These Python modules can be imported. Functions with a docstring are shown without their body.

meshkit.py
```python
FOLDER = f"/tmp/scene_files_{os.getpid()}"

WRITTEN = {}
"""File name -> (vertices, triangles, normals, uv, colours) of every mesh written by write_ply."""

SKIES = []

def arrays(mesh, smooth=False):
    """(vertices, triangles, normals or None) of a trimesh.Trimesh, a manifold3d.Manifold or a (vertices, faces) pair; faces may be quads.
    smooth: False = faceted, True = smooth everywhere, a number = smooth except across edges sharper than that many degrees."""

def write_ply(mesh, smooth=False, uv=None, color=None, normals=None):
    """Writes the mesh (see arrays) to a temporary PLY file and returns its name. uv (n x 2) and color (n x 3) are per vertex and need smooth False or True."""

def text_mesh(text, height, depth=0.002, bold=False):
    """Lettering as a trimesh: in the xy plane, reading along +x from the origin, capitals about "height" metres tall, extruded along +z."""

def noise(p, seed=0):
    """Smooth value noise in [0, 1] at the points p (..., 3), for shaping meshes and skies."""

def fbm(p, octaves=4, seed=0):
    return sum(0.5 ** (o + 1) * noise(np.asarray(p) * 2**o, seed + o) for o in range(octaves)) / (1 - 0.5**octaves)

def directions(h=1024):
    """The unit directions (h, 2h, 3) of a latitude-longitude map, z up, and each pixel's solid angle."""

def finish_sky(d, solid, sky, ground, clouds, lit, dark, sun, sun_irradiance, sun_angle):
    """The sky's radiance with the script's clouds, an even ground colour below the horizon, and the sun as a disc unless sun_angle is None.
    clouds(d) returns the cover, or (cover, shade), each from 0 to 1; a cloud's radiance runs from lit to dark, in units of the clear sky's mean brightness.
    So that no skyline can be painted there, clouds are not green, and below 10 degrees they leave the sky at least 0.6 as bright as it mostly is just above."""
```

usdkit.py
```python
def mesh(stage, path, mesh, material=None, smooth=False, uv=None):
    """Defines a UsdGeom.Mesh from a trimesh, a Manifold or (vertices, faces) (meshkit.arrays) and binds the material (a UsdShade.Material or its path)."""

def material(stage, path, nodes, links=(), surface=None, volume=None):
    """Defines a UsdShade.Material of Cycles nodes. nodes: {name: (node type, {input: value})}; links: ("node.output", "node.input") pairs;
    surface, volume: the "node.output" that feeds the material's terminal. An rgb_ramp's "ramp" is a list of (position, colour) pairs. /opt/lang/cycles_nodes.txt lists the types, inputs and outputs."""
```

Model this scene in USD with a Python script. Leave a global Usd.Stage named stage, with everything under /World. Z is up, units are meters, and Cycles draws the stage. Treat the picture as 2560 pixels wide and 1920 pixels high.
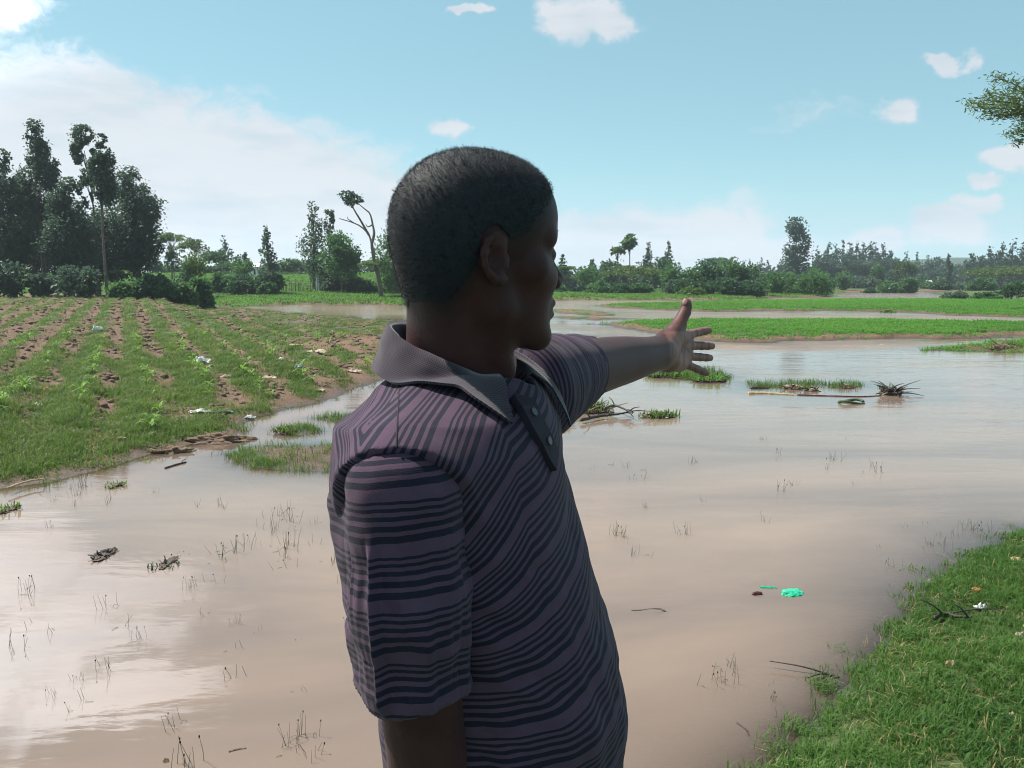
import math, random, re
import numpy as np, shapely, trimesh, usdkit, meshkit
from shapely.geometry import Polygon, Point, MultiPolygon
from pxr import Usd, UsdGeom, UsdLux, UsdShade, Gf, Sdf, Vt

stage = Usd.Stage.CreateInMemory()
UsdGeom.SetStageUpAxis(stage, 'Z'); UsdGeom.SetStageMetersPerUnit(stage, 1.0)
world = UsdGeom.Xform.Define(stage, '/World'); stage.SetDefaultPrim(world.GetPrim())
UsdGeom.Scope.Define(stage, '/World/Looks')
LOOK = '/World/Looks/'

# ------------------------------------------------------------------ camera
CAM_Z, FPX, PITCH = 1.70, 804.0, math.atan((384 - 281) / 804.0)
cam = UsdGeom.Camera.Define(stage, '/World/camera')
cam.CreateHorizontalApertureAttr(36.0); cam.CreateVerticalApertureAttr(27.0)
cam.CreateFocalLengthAttr(36.0 * FPX / 1024)
cam.CreateFStopAttr(2.0 * 0.004 * 1000 / 4); cam.CreateFocusDistanceAttr(2.2)
cam.CreateFStopAttr(0.0)
cam.CreateClippingRangeAttr(Gf.Vec2f(0.03, 20000))
cam.AddTranslateOp().Set(Gf.Vec3d(0, 0, CAM_Z)); cam.AddRotateXOp().Set(90 - math.degrees(PITCH))
cam.CreateExposureAttr(1.0)

# ------------------------------------------------------------------ sun
SUN_EL, SUN_AZ = math.radians(55), math.radians(-64)          # azimuth measured from +y towards +x
sun_dir = np.array([math.cos(SUN_EL) * math.sin(SUN_AZ), math.cos(SUN_EL) * math.cos(SUN_AZ), math.sin(SUN_EL)])
sun = UsdLux.DistantLight.Define(stage, '/World/sun')
sun.CreateIntensityAttr(1.25); sun.CreateAngleAttr(0.53); sun.CreateColorAttr(Gf.Vec3f(1.0, 0.95, 0.87)); sun.CreateNormalizeAttr(True)
sun.AddRotateZOp().Set(math.degrees(-SUN_AZ)); sun.AddRotateXOp().Set(-(90 - math.degrees(SUN_EL)))
sun.GetPrim().SetCustomDataByKey('kind', 'structure')

# ------------------------------------------------------------------ sky with clouds
DD = 1024 / 2212.0                                             # the photo was measured on a 2212 wide copy
def azel(dx, dy):
    u, v = dx * DD, dy * DD
    d = np.array([(u - 512) / FPX, math.cos(PITCH) + (384 - v) / FPX * math.sin(PITCH), -math.sin(PITCH) + (384 - v) / FPX * math.cos(PITCH)])
    d /= np.linalg.norm(d)
    return math.atan2(d[0], d[1]), math.asin(d[2])
CLOUDS = [  # centre x, y and half sizes as angles over the photograph's skyline
    (60, 300, 300, 190), (330, 330, 330, 150), (560, 400, 330, 130), (760, 460, 240, 110), (200, 470, 420, 150), (650, 530, 420, 90),
    (1255, 25, 110, 55), (1330, 40, 60, 38), (1560, 500, 130, 75), (1400, 530, 200, 75), (1300, 520, 200, 70), (1640, 540, 160, 50),
    (1950, 240, 62, 32), (2045, 105, 46, 20), (2170, 342, 70, 28), (2125, 398, 40, 24), (2122, 446, 40, 20), (2050, 505, 75, 45), (1890, 520, 60, 40),
    (960, 276, 48, 20), (1015, 5, 40, 14), (-230, -120, 300, 110), (170, -150, 190, 62), (-20, -300, 330, 70), (120, -440, 260, 60), (-350, -420, 260, 120)]
n, L = {}, []
n['co'] = ('texture_coordinate', {}); n['sep'] = ('separate_xyz', {}); L += [('co.generated', 'sep.vector')]
n['az'] = ('math', {'math_type': 'arctan2'}); n['el'] = ('math', {'math_type': 'arcsine'})
L += [('sep.x', 'az.value1'), ('sep.y', 'az.value2'), ('sep.z', 'el.value1')]
n['ae'] = ('combine_xyz', {'z': 0.0}); L += [('az.value', 'ae.x'), ('el.value', 'ae.y')]
n['wn'] = ('noise_texture', {'scale': 9.0, 'detail': 5.0, 'roughness': 0.6}); L += [('ae.vector', 'wn.vector')]
n['wo'] = ('vector_math', {'math_type': 'subtract', 'vector2': (0.5, 0.5, 0.5)}); L += [('wn.color', 'wo.vector1')]
n['ws'] = ('vector_math', {'math_type': 'multiply', 'vector2': (0.13, 0.085, 0.0)}); L += [('wo.vector', 'ws.vector1')]
n['wv'] = ('vector_math', {'math_type': 'add'}); L += [('ae.vector', 'wv.vector1'), ('ws.vector', 'wv.vector2')]
prev = None
for i, (cx, cy, hx, hy) in enumerate(CLOUDS):
    a, e = azel(cx, cy); sx, sy = FPX / (hx * DD), FPX / (hy * DD)
    n[f'm{i}'] = ('mapping', {'mapping_type': 'point', 'scale': (sx, sy, 1.0), 'location': (-a * sx, -e * sy, 0.0)})
    n[f'l{i}'] = ('vector_math', {'math_type': 'length'})
    L += [('wv.vector', f'm{i}.vector'), (f'm{i}.vector', f'l{i}.vector1')]
    if prev is None: prev = f'l{i}.value'
    else:
        n[f'x{i}'] = ('math', {'math_type': 'smoothmin', 'value3': 0.25}); L += [(prev, f'x{i}.value1'), (f'l{i}.value', f'x{i}.value2')]; prev = f'x{i}.value'
# the rest of the sky: the same broken cumulus outside the picture
n['gm'] = ('mapping', {'mapping_type': 'point', 'scale': (3.2, 6.0, 1.0), 'location': (7.3, 2.1, 0.0)}); L += [('ae.vector', 'gm.vector')]
n['gn'] = ('noise_texture', {'scale': 1.0, 'detail': 5.0, 'roughness': 0.55}); L += [('gm.vector', 'gn.vector')]
n['gr'] = ('map_range', {'range_type': 'linear', 'from_min': 0.52, 'from_max': 0.72, 'to_min': 1.25, 'to_max': 0.4, 'clamp': True}); L += [('gn.fac', 'gr.value')]
n['ga'] = ('math', {'math_type': 'absolute'}); L += [('az.value', 'ga.value1')]
n['gw'] = ('map_range', {'range_type': 'smoothstep', 'from_min': 0.55, 'from_max': 0.9, 'to_min': 0.6, 'to_max': 0.0, 'clamp': True}); L += [('ga.value', 'gw.value')]
n['gs'] = ('math', {'math_type': 'add'}); L += [('gr.result', 'gs.value1'), ('gw.result', 'gs.value2')]
n['gx'] = ('math', {'math_type': 'minimum'}); L += [(prev, 'gx.value1'), ('gs.value', 'gx.value2')]
n['dmp'] = ('mapping', {'mapping_type': 'point', 'scale': (0.8, 1.5, 1.0)}); L += [('wv.vector', 'dmp.vector')]
n['dn'] = ('noise_texture', {'scale': 17.0, 'detail': 8.0, 'roughness': 0.66}); L += [('dmp.vector', 'dn.vector')]
n['dr'] = ('math', {'math_type': 'multiply_add', 'value2': 1.5, 'value3': -0.75}); L += [('dn.fac', 'dr.value1')]
n['df'] = ('math', {'math_type': 'add'}); L += [('gx.value', 'df.value1'), ('dr.value', 'df.value2')]
n['cv'] = ('map_range', {'range_type': 'smoothstep', 'from_min': 1.09, 'from_max': 0.54, 'to_min': 0.0, 'to_max': 0.97, 'clamp': True}); L += [('df.value', 'cv.value')]
# thin veil and grey undersides
n['sm'] = ('mapping', {'mapping_type': 'point', 'scale': (4.0, 16.0, 1.0), 'location': (0.4, 0.9, 0.0)}); L += [('ae.vector', 'sm.vector')]
n['sn'] = ('noise_texture', {'scale': 1.6, 'detail': 5.0, 'roughness': 0.55}); L += [('sm.vector', 'sn.vector')]
n['sr'] = ('map_range', {'range_type': 'smoothstep', 'from_min': 0.44, 'from_max': 0.70, 'to_min': 0.0, 'to_max': 0.6, 'clamp': True}); L += [('sn.fac', 'sr.value')]
n['cc'] = ('mix', {'color1': (5.5, 5.75, 6.1), 'color2': (3.7, 4.6, 5.3)}); L += [('sr.result', 'cc.fac')]
n['sd'] = ('vector_math', {'math_type': 'dot_product', 'vector2': tuple(float(x) for x in sun_dir)}); L += [('co.generated', 'sd.vector1')]
n['sb'] = ('map_range', {'range_type': 'smoothstep', 'from_min': 0.60, 'from_max': 0.95, 'to_min': 1.0, 'to_max': 9.0, 'clamp': True}); L += [('sd.value', 'sb.value')]   # clouds are brighter towards the sun
n['cb'] = ('vector_math', {'math_type': 'scale'}); L += [('cc.color', 'cb.vector1'), ('sb.result', 'cb.scale')]
n['sky'] = ('sky_texture', {'sky_type': 'single_scattering', 'sun_disc': False, 'sun_elevation': SUN_EL, 'sun_rotation': SUN_AZ, 'altitude': 1800.0, 'air_density': 1.0, 'aerosol_density': 1.1, 'ozone_density': 1.0})
n['tint'] = ('mix', {'mix_type': 'multiply', 'fac': 1.0, 'color2': (0.78, 0.98, 0.82)}); L += [('sky.color', 'tint.color1')]
n['veil'] = ('mix', {'fac': 0.38, 'color2': (3.3, 6.3, 7.2)}); L += [('tint.color', 'veil.color1')]
n['lim'] = ('mix', {'mix_type': 'darken', 'fac': 1.0, 'color2': (3.35, 5.45, 6.1)}); L += [('veil.color', 'lim.color1')]
n['mx'] = ('mix', {}); L += [('cv.result', 'mx.fac'), ('lim.color', 'mx.color1'), ('cb.vector', 'mx.color2')]
n['bg'] = ('background_shader', {'strength': 0.066}); L += [('mx.color', 'bg.color')]
sky_mat = usdkit.material(stage, LOOK + 'sky_look', n, L, surface='bg.background')
dome = UsdLux.DomeLight.Define(stage, '/World/sky'); dome.CreateIntensityAttr(1.0)
UsdShade.MaterialBindingAPI.Apply(dome.GetPrim()).Bind(sky_mat)
dome.GetPrim().SetCustomDataByKey('kind', 'structure')

# ------------------------------------------------------------------ helpers
def ray(dx, dy):
    u, v = dx * DD, dy * DD
    return np.array([(u - 512) / FPX, math.cos(PITCH) + (384 - v) / FPX * math.sin(PITCH), -math.sin(PITCH) + (384 - v) / FPX * math.cos(PITCH)])
def G(dx, dy, z=0.0):
    """the ground point seen at a measured place"""
    d = ray(dx, dy); t = (z - CAM_Z) / d[2]; return np.array([d[0] * t, d[1] * t, z])
def at(dx, dy, y):
    d = ray(dx, dy); t = y / d[1]; return np.array([d[0] * t, y, CAM_Z + d[2] * t])
def px(y):                                                     # metres per measured unit at distance y
    return y / FPX * DD
_used = {}
def fresh(parent, name):
    k = (parent, name); c = _used.get(k, 0); _used[k] = c + 1
    return f'{parent}/{name}' if c == 0 else f'{parent}/{name}_{c:03d}'
def tag(prim, label=None, cat=None, group=None, kind=None):
    p = prim.GetPrim() if hasattr(prim, 'GetPrim') else prim
    for k, val in (('label', label), ('category', cat), ('group', group), ('kind', kind)):
        if val: p.SetCustomDataByKey(k, val)
    return prim
def pathof(parent): return '/World' if parent is None else str(parent.GetPath())
def obj(name, mesh, mat, parent=None, smooth=False, uv=None):
    return usdkit.mesh(stage, fresh(pathof(parent), name), mesh, mat, smooth=smooth, uv=uv)
def thing(name, label, cat, loc=(0, 0, 0), rz=0.0, group=None, scale=None):
    x = UsdGeom.Xform.Define(stage, fresh('/World', name))
    x.AddTranslateOp().Set(Gf.Vec3d(*map(float, loc)))
    if rz: x.AddRotateZOp().Set(float(math.degrees(rz)))
    if scale is not None: x.AddScaleOp().Set(Gf.Vec3f(*([float(scale)] * 3 if np.ndim(scale) == 0 else map(float, scale))))
    return tag(x, label, cat, group)
def dup(src, label, cat, loc, rz=0.0, scale=None, group=None, name=None):
    x = thing(name or re.sub(r'_\d{3}$', '', src.GetPrim().GetName()), label, cat, loc, rz, group, scale)
    x.GetPrim().GetReferences().AddInternalReference(src.GetPath()); x.GetPrim().SetInstanceable(True)
    return x
def primvar(mesh, name, vals):
    UsdGeom.PrimvarsAPI(mesh).CreatePrimvar(name, Sdf.ValueTypeNames.FloatArray, 'vertex').Set(Vt.FloatArray.FromNumpy(np.asarray(vals, np.float32)))
def join(parts):
    vs, fs, n0 = [], [], 0
    for v, f in parts:
        vs.append(np.asarray(v, float)); fs.append(np.asarray(f, int) + n0); n0 += len(v)
    return np.vstack(vs), np.vstack(fs)
def tube(points, radii, sides=6, cap=True):
    p = np.asarray(points, float); r = np.broadcast_to(np.asarray(radii, float), (len(p),))
    t = np.gradient(p, axis=0); t /= np.linalg.norm(t, axis=1, keepdims=True) + 1e-12
    ref = np.where(np.abs(t[:, 2:]) < 0.9, [0, 0, 1.0], [1.0, 0, 0]); a = np.cross(t, ref); a /= np.linalg.norm(a, axis=1, keepdims=True) + 1e-12
    for i in range(1, len(a)):                                 # keep the frame from flipping
        b = a[i - 1] - t[i] * np.dot(a[i - 1], t[i]); a[i] = b / (np.linalg.norm(b) + 1e-12)
    b = np.cross(t, a); ang = np.arange(sides) * 2 * np.pi / sides
    v = (p[:, None] + r[:, None, None] * (np.cos(ang)[None, :, None] * a[:, None] + np.sin(ang)[None, :, None] * b[:, None])).reshape(-1, 3)
    i, j = np.meshgrid(np.arange(len(p) - 1), np.arange(sides), indexing='ij')
    q = np.stack([i * sides + j, i * sides + (j + 1) % sides, (i + 1) * sides + (j + 1) % sides, (i + 1) * sides + j], -1).reshape(-1, 4)
    f = np.vstack([q[:, [0, 1, 2]], q[:, [0, 2, 3]]])
    if cap:
        v = np.vstack([v, p[0], p[-1]]); k = len(v); m = len(p) - 1; jj = np.arange(sides)
        f = np.vstack([f, np.stack([np.full(sides, k - 2), (jj + 1) % sides, jj], 1), np.stack([np.full(sides, k - 1), m * sides + jj, m * sides + (jj + 1) % sides], 1)])
    return v, f
def bezier(pts, k=12):
    """a smooth line through a few points"""
    p = np.asarray(pts, float)
    if len(p) < 3: return np.linspace(p[0], p[-1], k)
    q = np.vstack([2 * p[0] - p[1], p, 2 * p[-1] - p[-2]]); out = []
    for i in range(1, len(q) - 2):
        for t in np.linspace(0, 1, k, endpoint=False):
            a, b, c, d = q[i - 1:i + 3]
            out.append(0.5 * (2 * b + (c - a) * t + (2 * a - 5 * b + 4 * c - d) * t ** 2 + (3 * b - a - 3 * c + d) * t ** 3))
    return np.array(out + [p[-1]])
def fbm2(x, y, sc, seed=0, oct=4):
    return meshkit.fbm(np.stack([np.asarray(x) * sc, np.asarray(y) * sc, np.full(np.shape(x), 0.37 + seed)], -1), oct, seed)
def sstep(a, b, x):
    t = np.clip((np.asarray(x, float) - a) / (b - a), 0, 1); return t * t * (3 - 2 * t)

ORD = 'first second third fourth fifth sixth seventh eighth ninth tenth eleventh twelfth thirteenth fourteenth fifteenth sixteenth seventeenth eighteenth nineteenth twentieth'.split()

# ------------------------------------------------------------------ materials
def simple(name, color, rough=0.7, var=0.0, scale=8.0, bump=0.0, bscale=40.0, color2=None, spec=0.3, sheen=0.0):
    nn = {'p': ('principled_bsdf', {'roughness': rough, 'base_color': color, 'specular_ior_level': spec, 'sheen_weight': sheen})}; ll = []
    c2 = color2 or tuple(max(0.0, c * (1 - var)) for c in color)
    if var or color2:
        nn['t'] = ('texture_coordinate', {}); nn['n'] = ('noise_texture', {'scale': scale, 'detail': 5.0, 'roughness': 0.6})
        nn['r'] = ('rgb_ramp', {'ramp': [(0.3, c2), (0.7, color)]}); ll += [('t.object', 'n.vector'), ('n.fac', 'r.fac'), ('r.color', 'p.base_color')]
    if bump:
        nn['tb'] = ('texture_coordinate', {}); nn['nb'] = ('noise_texture', {'scale': bscale, 'detail': 6.0, 'roughness': 0.65})
        nn['b'] = ('bump', {'strength': bump, 'distance': 0.02}); ll += [('tb.object', 'nb.vector'), ('nb.fac', 'b.height'), ('b.normal', 'p.normal')]
    return usdkit.material(stage, LOOK + name, nn, ll, surface='p.BSDF')
def leafy(name, dark, light, trans=0.35, nscale=0.6, rough=0.55):
    """leaves and blades: each its own tone, drifting in patches, light passing through"""
    nn = {'g': ('geometry', {}), 'n': ('noise_texture', {'scale': nscale, 'detail': 3.0}),
          'a': ('math', {'math_type': 'multiply_add', 'value2': 0.55, 'value3': -0.05}), 'b': ('math', {'math_type': 'multiply_add', 'value2': 0.6}),
          'r': ('rgb_ramp', {'ramp': [(0.1, dark), (0.9, light)]}),
          'p': ('principled_bsdf', {'roughness': rough, 'specular_ior_level': 0.25}), 't': ('translucent_bsdf', {}), 'h': ('hsv', {'hue': 0.49, 'saturation': 1.05, 'value': 1.5}), 'm': ('mix_closure', {'fac': trans})}
    ll = [('g.position', 'n.vector'), ('g.random_per_island', 'a.value1'), ('n.fac', 'b.value1'), ('a.value', 'b.value3'), ('b.value', 'r.fac'), ('r.color', 'p.base_color'),
          ('r.color', 'h.color'), ('h.color', 't.color'), ('p.BSDF', 'm.closure1'), ('t.BSDF', 'm.closure2')]
    return usdkit.material(stage, LOOK + name, nn, ll, surface='m.closure')
M = {}
M['bark'] = simple('bark', (0.13, 0.10, 0.075), 0.85, 0.5, 3.0, 0.6, 14.0)
M['pale_bark'] = simple('pale_bark', (0.24, 0.20, 0.16), 0.8, 0.5, 2.0, 0.5, 10.0)
M['wood'] = simple('weathered_wood', (0.17, 0.12, 0.085), 0.8, 0.5, 20.0, 0.5, 60.0)
M['dark_wood'] = simple('wet_dark_wood', (0.045, 0.032, 0.026), 0.45, 0.4, 20.0, 0.5, 60.0)
M['straw'] = simple('dry_straw', (0.42, 0.31, 0.17), 0.8, 0.5, 14.0)
M['mud'] = simple('wet_mud', (0.085, 0.05, 0.035), 0.55, 0.5, 9.0, 0.8, 30.0)
M['clod'] = simple('earth_clod', (0.17, 0.105, 0.072), 0.9, 0.5, 12.0, 0.9, 40.0)
M['plastic'] = simple('white_plastic', (0.5, 0.5, 0.49), 0.4, 0.25, 12.0)
M['cream'] = simple('cream_scrap', (0.40, 0.33, 0.24), 0.7, 0.3, 16.0)
M['green_cloth'] = simple('green_cloth', (0.02, 0.42, 0.24), 0.55, 0.3, 30.0, 0.3, 120.0)
M['red_plastic'] = simple('red_plastic', (0.085, 0.026, 0.024), 0.35, 0.5, 40.0)
M['orange_leaf'] = simple('orange_leaf', (0.45, 0.17, 0.06), 0.7, 0.4, 30.0)
M['white_wall'] = simple('white_wall', (0.7, 0.69, 0.66), 0.85, 0.15, 1.5)
M['roof_sheet'] = simple('iron_roof', (0.66, 0.67, 0.69), 0.45, 0.2, 2.0)
M['blade'] = leafy('grass_blades', (0.042, 0.10, 0.02), (0.14, 0.26, 0.048), 0.42, 1.4)
M['blade_field'] = leafy('field_grass_blades', (0.058, 0.105, 0.022), (0.15, 0.24, 0.05), 0.42, 0.35)
M['blade_isle'] = leafy('island_crop_blades', (0.06, 0.17, 0.026), (0.13, 0.31, 0.05), 0.45, 0.12)
M['blade_dry'] = leafy('dry_grass_blades', (0.22, 0.17, 0.08), (0.42, 0.33, 0.17), 0.3, 2.0)
M['maize'] = leafy('maize_leaves', (0.10, 0.20, 0.035), (0.19, 0.32, 0.06), 0.4, 2.0)
M['sedge'] = leafy('sedge_stalks', (0.04, 0.06, 0.03), (0.08, 0.125, 0.05), 0.15, 2.0)
M['euc'] = leafy('eucalyptus_leaves', (0.032, 0.060, 0.044), (0.105, 0.165, 0.092), 0.4, 0.5)
M['darkleaf'] = leafy('dark_leaves', (0.028, 0.068, 0.032), (0.085, 0.18, 0.062), 0.4, 0.45)
M['midleaf'] = leafy('mid_green_leaves', (0.042, 0.10, 0.034), (0.115, 0.23, 0.07), 0.42, 0.5)
M['brightleaf'] = leafy('bright_green_leaves', (0.05, 0.10, 0.02), (0.13, 0.22, 0.045), 0.35, 0.5)
M['acacia'] = leafy('acacia_leaves', (0.055, 0.095, 0.032), (0.13, 0.19, 0.055), 0.42, 0.5)
M['bamboo'] = leafy('bamboo_leaves', (0.038, 0.10, 0.03), (0.11, 0.23, 0.06), 0.42, 0.5)
M['greyleaf'] = leafy('grey_green_leaves', (0.06, 0.095, 0.06), (0.13, 0.185, 0.115), 0.4, 0.5)
# ------------------------------------------------------------------ the ground, as measured shorelines
def poly(pts, z=0.0): return Polygon([tuple(G(a, b, z)[:2]) for a, b in pts]).buffer(0)
shore_near = [G(a, b)[:2] for a, b in [(2212, 1150), (2120, 1192), (2050, 1255), (1965, 1330), (1922, 1388), (1868, 1442), (1790, 1530), (1705, 1600), (1640, 1659)]]
bank = Polygon([(60, 9.0), (14, 6.4), (7, 4.9)] + [tuple(p) for p in shore_near] + [(0.35, 1.95), (-0.5, 1.62), (-2.2, 1.45), (-8, 1.2), (-40, -4), (-40, -60), (60, -60)]).buffer(0)
field = poly([(-1500, 1120), (-300, 1085), (0, 1056), (110, 1038), (220, 1008), (330, 982), (430, 958), (480, 948), (520, 922), (560, 902), (620, 884), (690, 868), (740, 852), (790, 836), (850, 812), (905, 786), (940, 756), (930, 738),
              (820, 731), (700, 720), (600, 706), (500, 693), (430, 681), (400, 664), (300, 652), (-1500, 655)])
strip = poly([(430, 676), (520, 684), (620, 697), (720, 711), (810, 720), (900, 728), (960, 726), (960, 706), (885, 694), (800, 691), (700, 684), (600, 675), (540, 667), (480, 663), (430, 664)])
farleft = poly([(-1500, 657), (300, 653), (420, 660), (520, 664), (600, 657), (760, 657), (880, 660), (1010, 655), (1100, 651), (1185, 649), (1400, 648.5), (1640, 648.5), (1650, 644), (1800, 641), (1805, 634), (1870, 631), (1990, 630), (2060, 629), (2070, 627), (2100, 622), (2100, 612), (-1500, 612)])
fr = farleft.bounds
farall = Polygon([(-900, 175), (0, 175), (900, 175), (900, 1500), (-900, 1500)])
rightfar = poly([(2010, 632), (2060, 628.5), (2212, 627), (2700, 622), (2700, 645), (2212, 642), (2120, 642), (2030, 638)])
isle_far = poly([(1275, 661), (1400, 657.5), (1545, 653.6), (1700, 651.5), (1852, 648), (2050, 645), (2212, 645), (2900, 644), (2900, 688), (2212, 686), (2050, 681), (1947, 674), (1781, 671), (1650, 672), (1545, 673), (1430, 670), (1346, 666)])
isle_near = poly([(1285, 700), (1400, 697), (1497, 695), (1781, 694.5), (2000, 697), (2212, 702), (2900, 708), (2900, 726), (2212, 728), (2040, 733), (1875, 733), (1740, 735), (1611, 741), (1540, 738), (1497, 733), (1440, 724), (1379, 715), (1330, 706)])
slivers = [poly([(1185, 671), (1230, 669), (1290, 673), (1340, 681), (1290, 682), (1215, 677)]), poly([(1190, 684), (1260, 684.5), (1360, 689), (1300, 692), (1220, 689)])]
rightspit = poly([(1985, 757), (2050, 750), (2120, 742), (2212, 733), (2600, 728), (2600, 756), (2212, 756), (2100, 760)])
marsh = [poly([(488, 985), (540, 968), (610, 964), (690, 960), (760, 962), (800, 975), (760, 1005), (690, 1018), (600, 1016), (530, 1008)]),
         poly([(590, 926), (640, 920), (660, 932), (630, 942)]), poly([(700, 905), (760, 898), (800, 906), (750, 918)])]
patches = [poly([(1392, 803), (1440, 793), (1500, 796), (1560, 806), (1575, 815), (1540, 826), (1470, 818), (1420, 812)]),
           poly([(1625, 828), (1700, 823), (1760, 826), (1700, 836), (1650, 838)]), poly([(1770, 828), (1830, 826), (1850, 833), (1800, 836)])]
LAND = [(bank, 0.11, 0.35), (field, 0.20, 1.0), (strip, 0.06, 0.9), (farleft, 0.35, 4.0), (farall, 0.5, 6.0), (rightfar, 0.3, 4.0), (isle_far, 0.20, 1.6), (isle_near, 0.18, 0.9),
        (shapely.union_all(slivers), 0.10, 0.6), (rightspit, 0.10, 0.5), (shapely.union_all(marsh), 0.035, 0.25), (shapely.union_all(patches), 0.012, 0.4)]
FUR_AZ = math.radians(-25.5); FDIR = np.array([math.sin(FUR_AZ), math.cos(FUR_AZ)]); FPER = np.array([FDIR[1], -FDIR[0]])
def sdist(p, g):
    pts = shapely.points(p[:, 0], p[:, 1]); d = shapely.distance(pts, g.boundary); return np.where(shapely.contains(g, pts), d, -d)
def land(x, y, want='h'):
    x, y = np.asarray(x, float), np.asarray(y, float); r = np.hypot(x, y)
    amp = np.clip(0.03 + 0.035 * r, 0, 1.0)
    wx = x + amp * (fbm2(x, y, 1 / 0.9, 3, 4) - 0.5) * 1.6; wy = y + amp * (fbm2(x, y, 1 / 0.9, 9, 4) - 0.5) * 1.6 * np.clip(r / 12, 1, 2.5)
    p = np.stack([wx, wy], 1); h = np.full(len(x), -9.0); which = np.zeros(len(x), int); sd_best = np.full(len(x), -1e9)
    for k, (g, hm, w) in enumerate(LAND):
        lo = np.array(g.bounds); near = (wx > lo[0] - 15) & (wx < lo[2] + 15) & (wy > lo[1] - 15) & (wy < lo[3] + 15)
        if not near.any(): continue
        sd = np.full(len(x), -15.0); sd[near] = sdist(p[near], g)
        hk = np.where(sd > 0, hm * (1 - np.exp(-np.maximum(sd, 0) / w)), np.maximum(-0.5, 0.16 * np.minimum(sd, 0) / (1 + 0.25 * np.abs(sd))))
        up = hk > h; h = np.where(up, hk, h); which = np.where(up, k, which); sd_best = np.where(up, sd, sd_best)
    h = np.maximum(h, -0.5)
    dry = sstep(0.0, 0.06, h)
    row = np.sin(2 * np.pi * (x * FPER[0] + y * FPER[1]) / 0.78)
    isf = (which == 1) * sstep(0.3, 1.8, sd_best)
    rough = fbm2(x, y, 2.2, 21, 4) - 0.5
    h = h + isf * (0.055 * row * (0.4 + fbm2(x, y, 0.5, 5, 2)) + 0.22 * rough * np.clip(r / 10, 0.6, 1.2)) + (which == 0) * dry * 0.07 * rough + np.isin(which, [6, 7]) * dry * 0.13 * rough + np.isin(which, [2, 8, 9, 10]) * dry * 0.14 * rough
    h = h + isf * 0.5 * sstep(14, 44, r)
    # the land rises behind the trees on the left, and far off
    left = sstep(10, -12, x)
    h = h + left * (2.4 * sstep(60, 115, y) + 1.5 * sstep(110, 300, y)) + (1 - left) * 1.2 * sstep(170, 420, y)
    th = np.arctan2(x, y); ridge = sstep(350, 950, r) * (r < 1e6)
    h = h + ridge * (1 + 20 * np.exp(-((th - 0.50) / 0.13) ** 2) + 4 * fbm2(x, y, 1 / 160.0, 31, 3))
    if want == 'h': return h
    return h, which, sd_best, isf
def hz(x, y): return float(land(np.array([x]), np.array([y]))[0])

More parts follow.
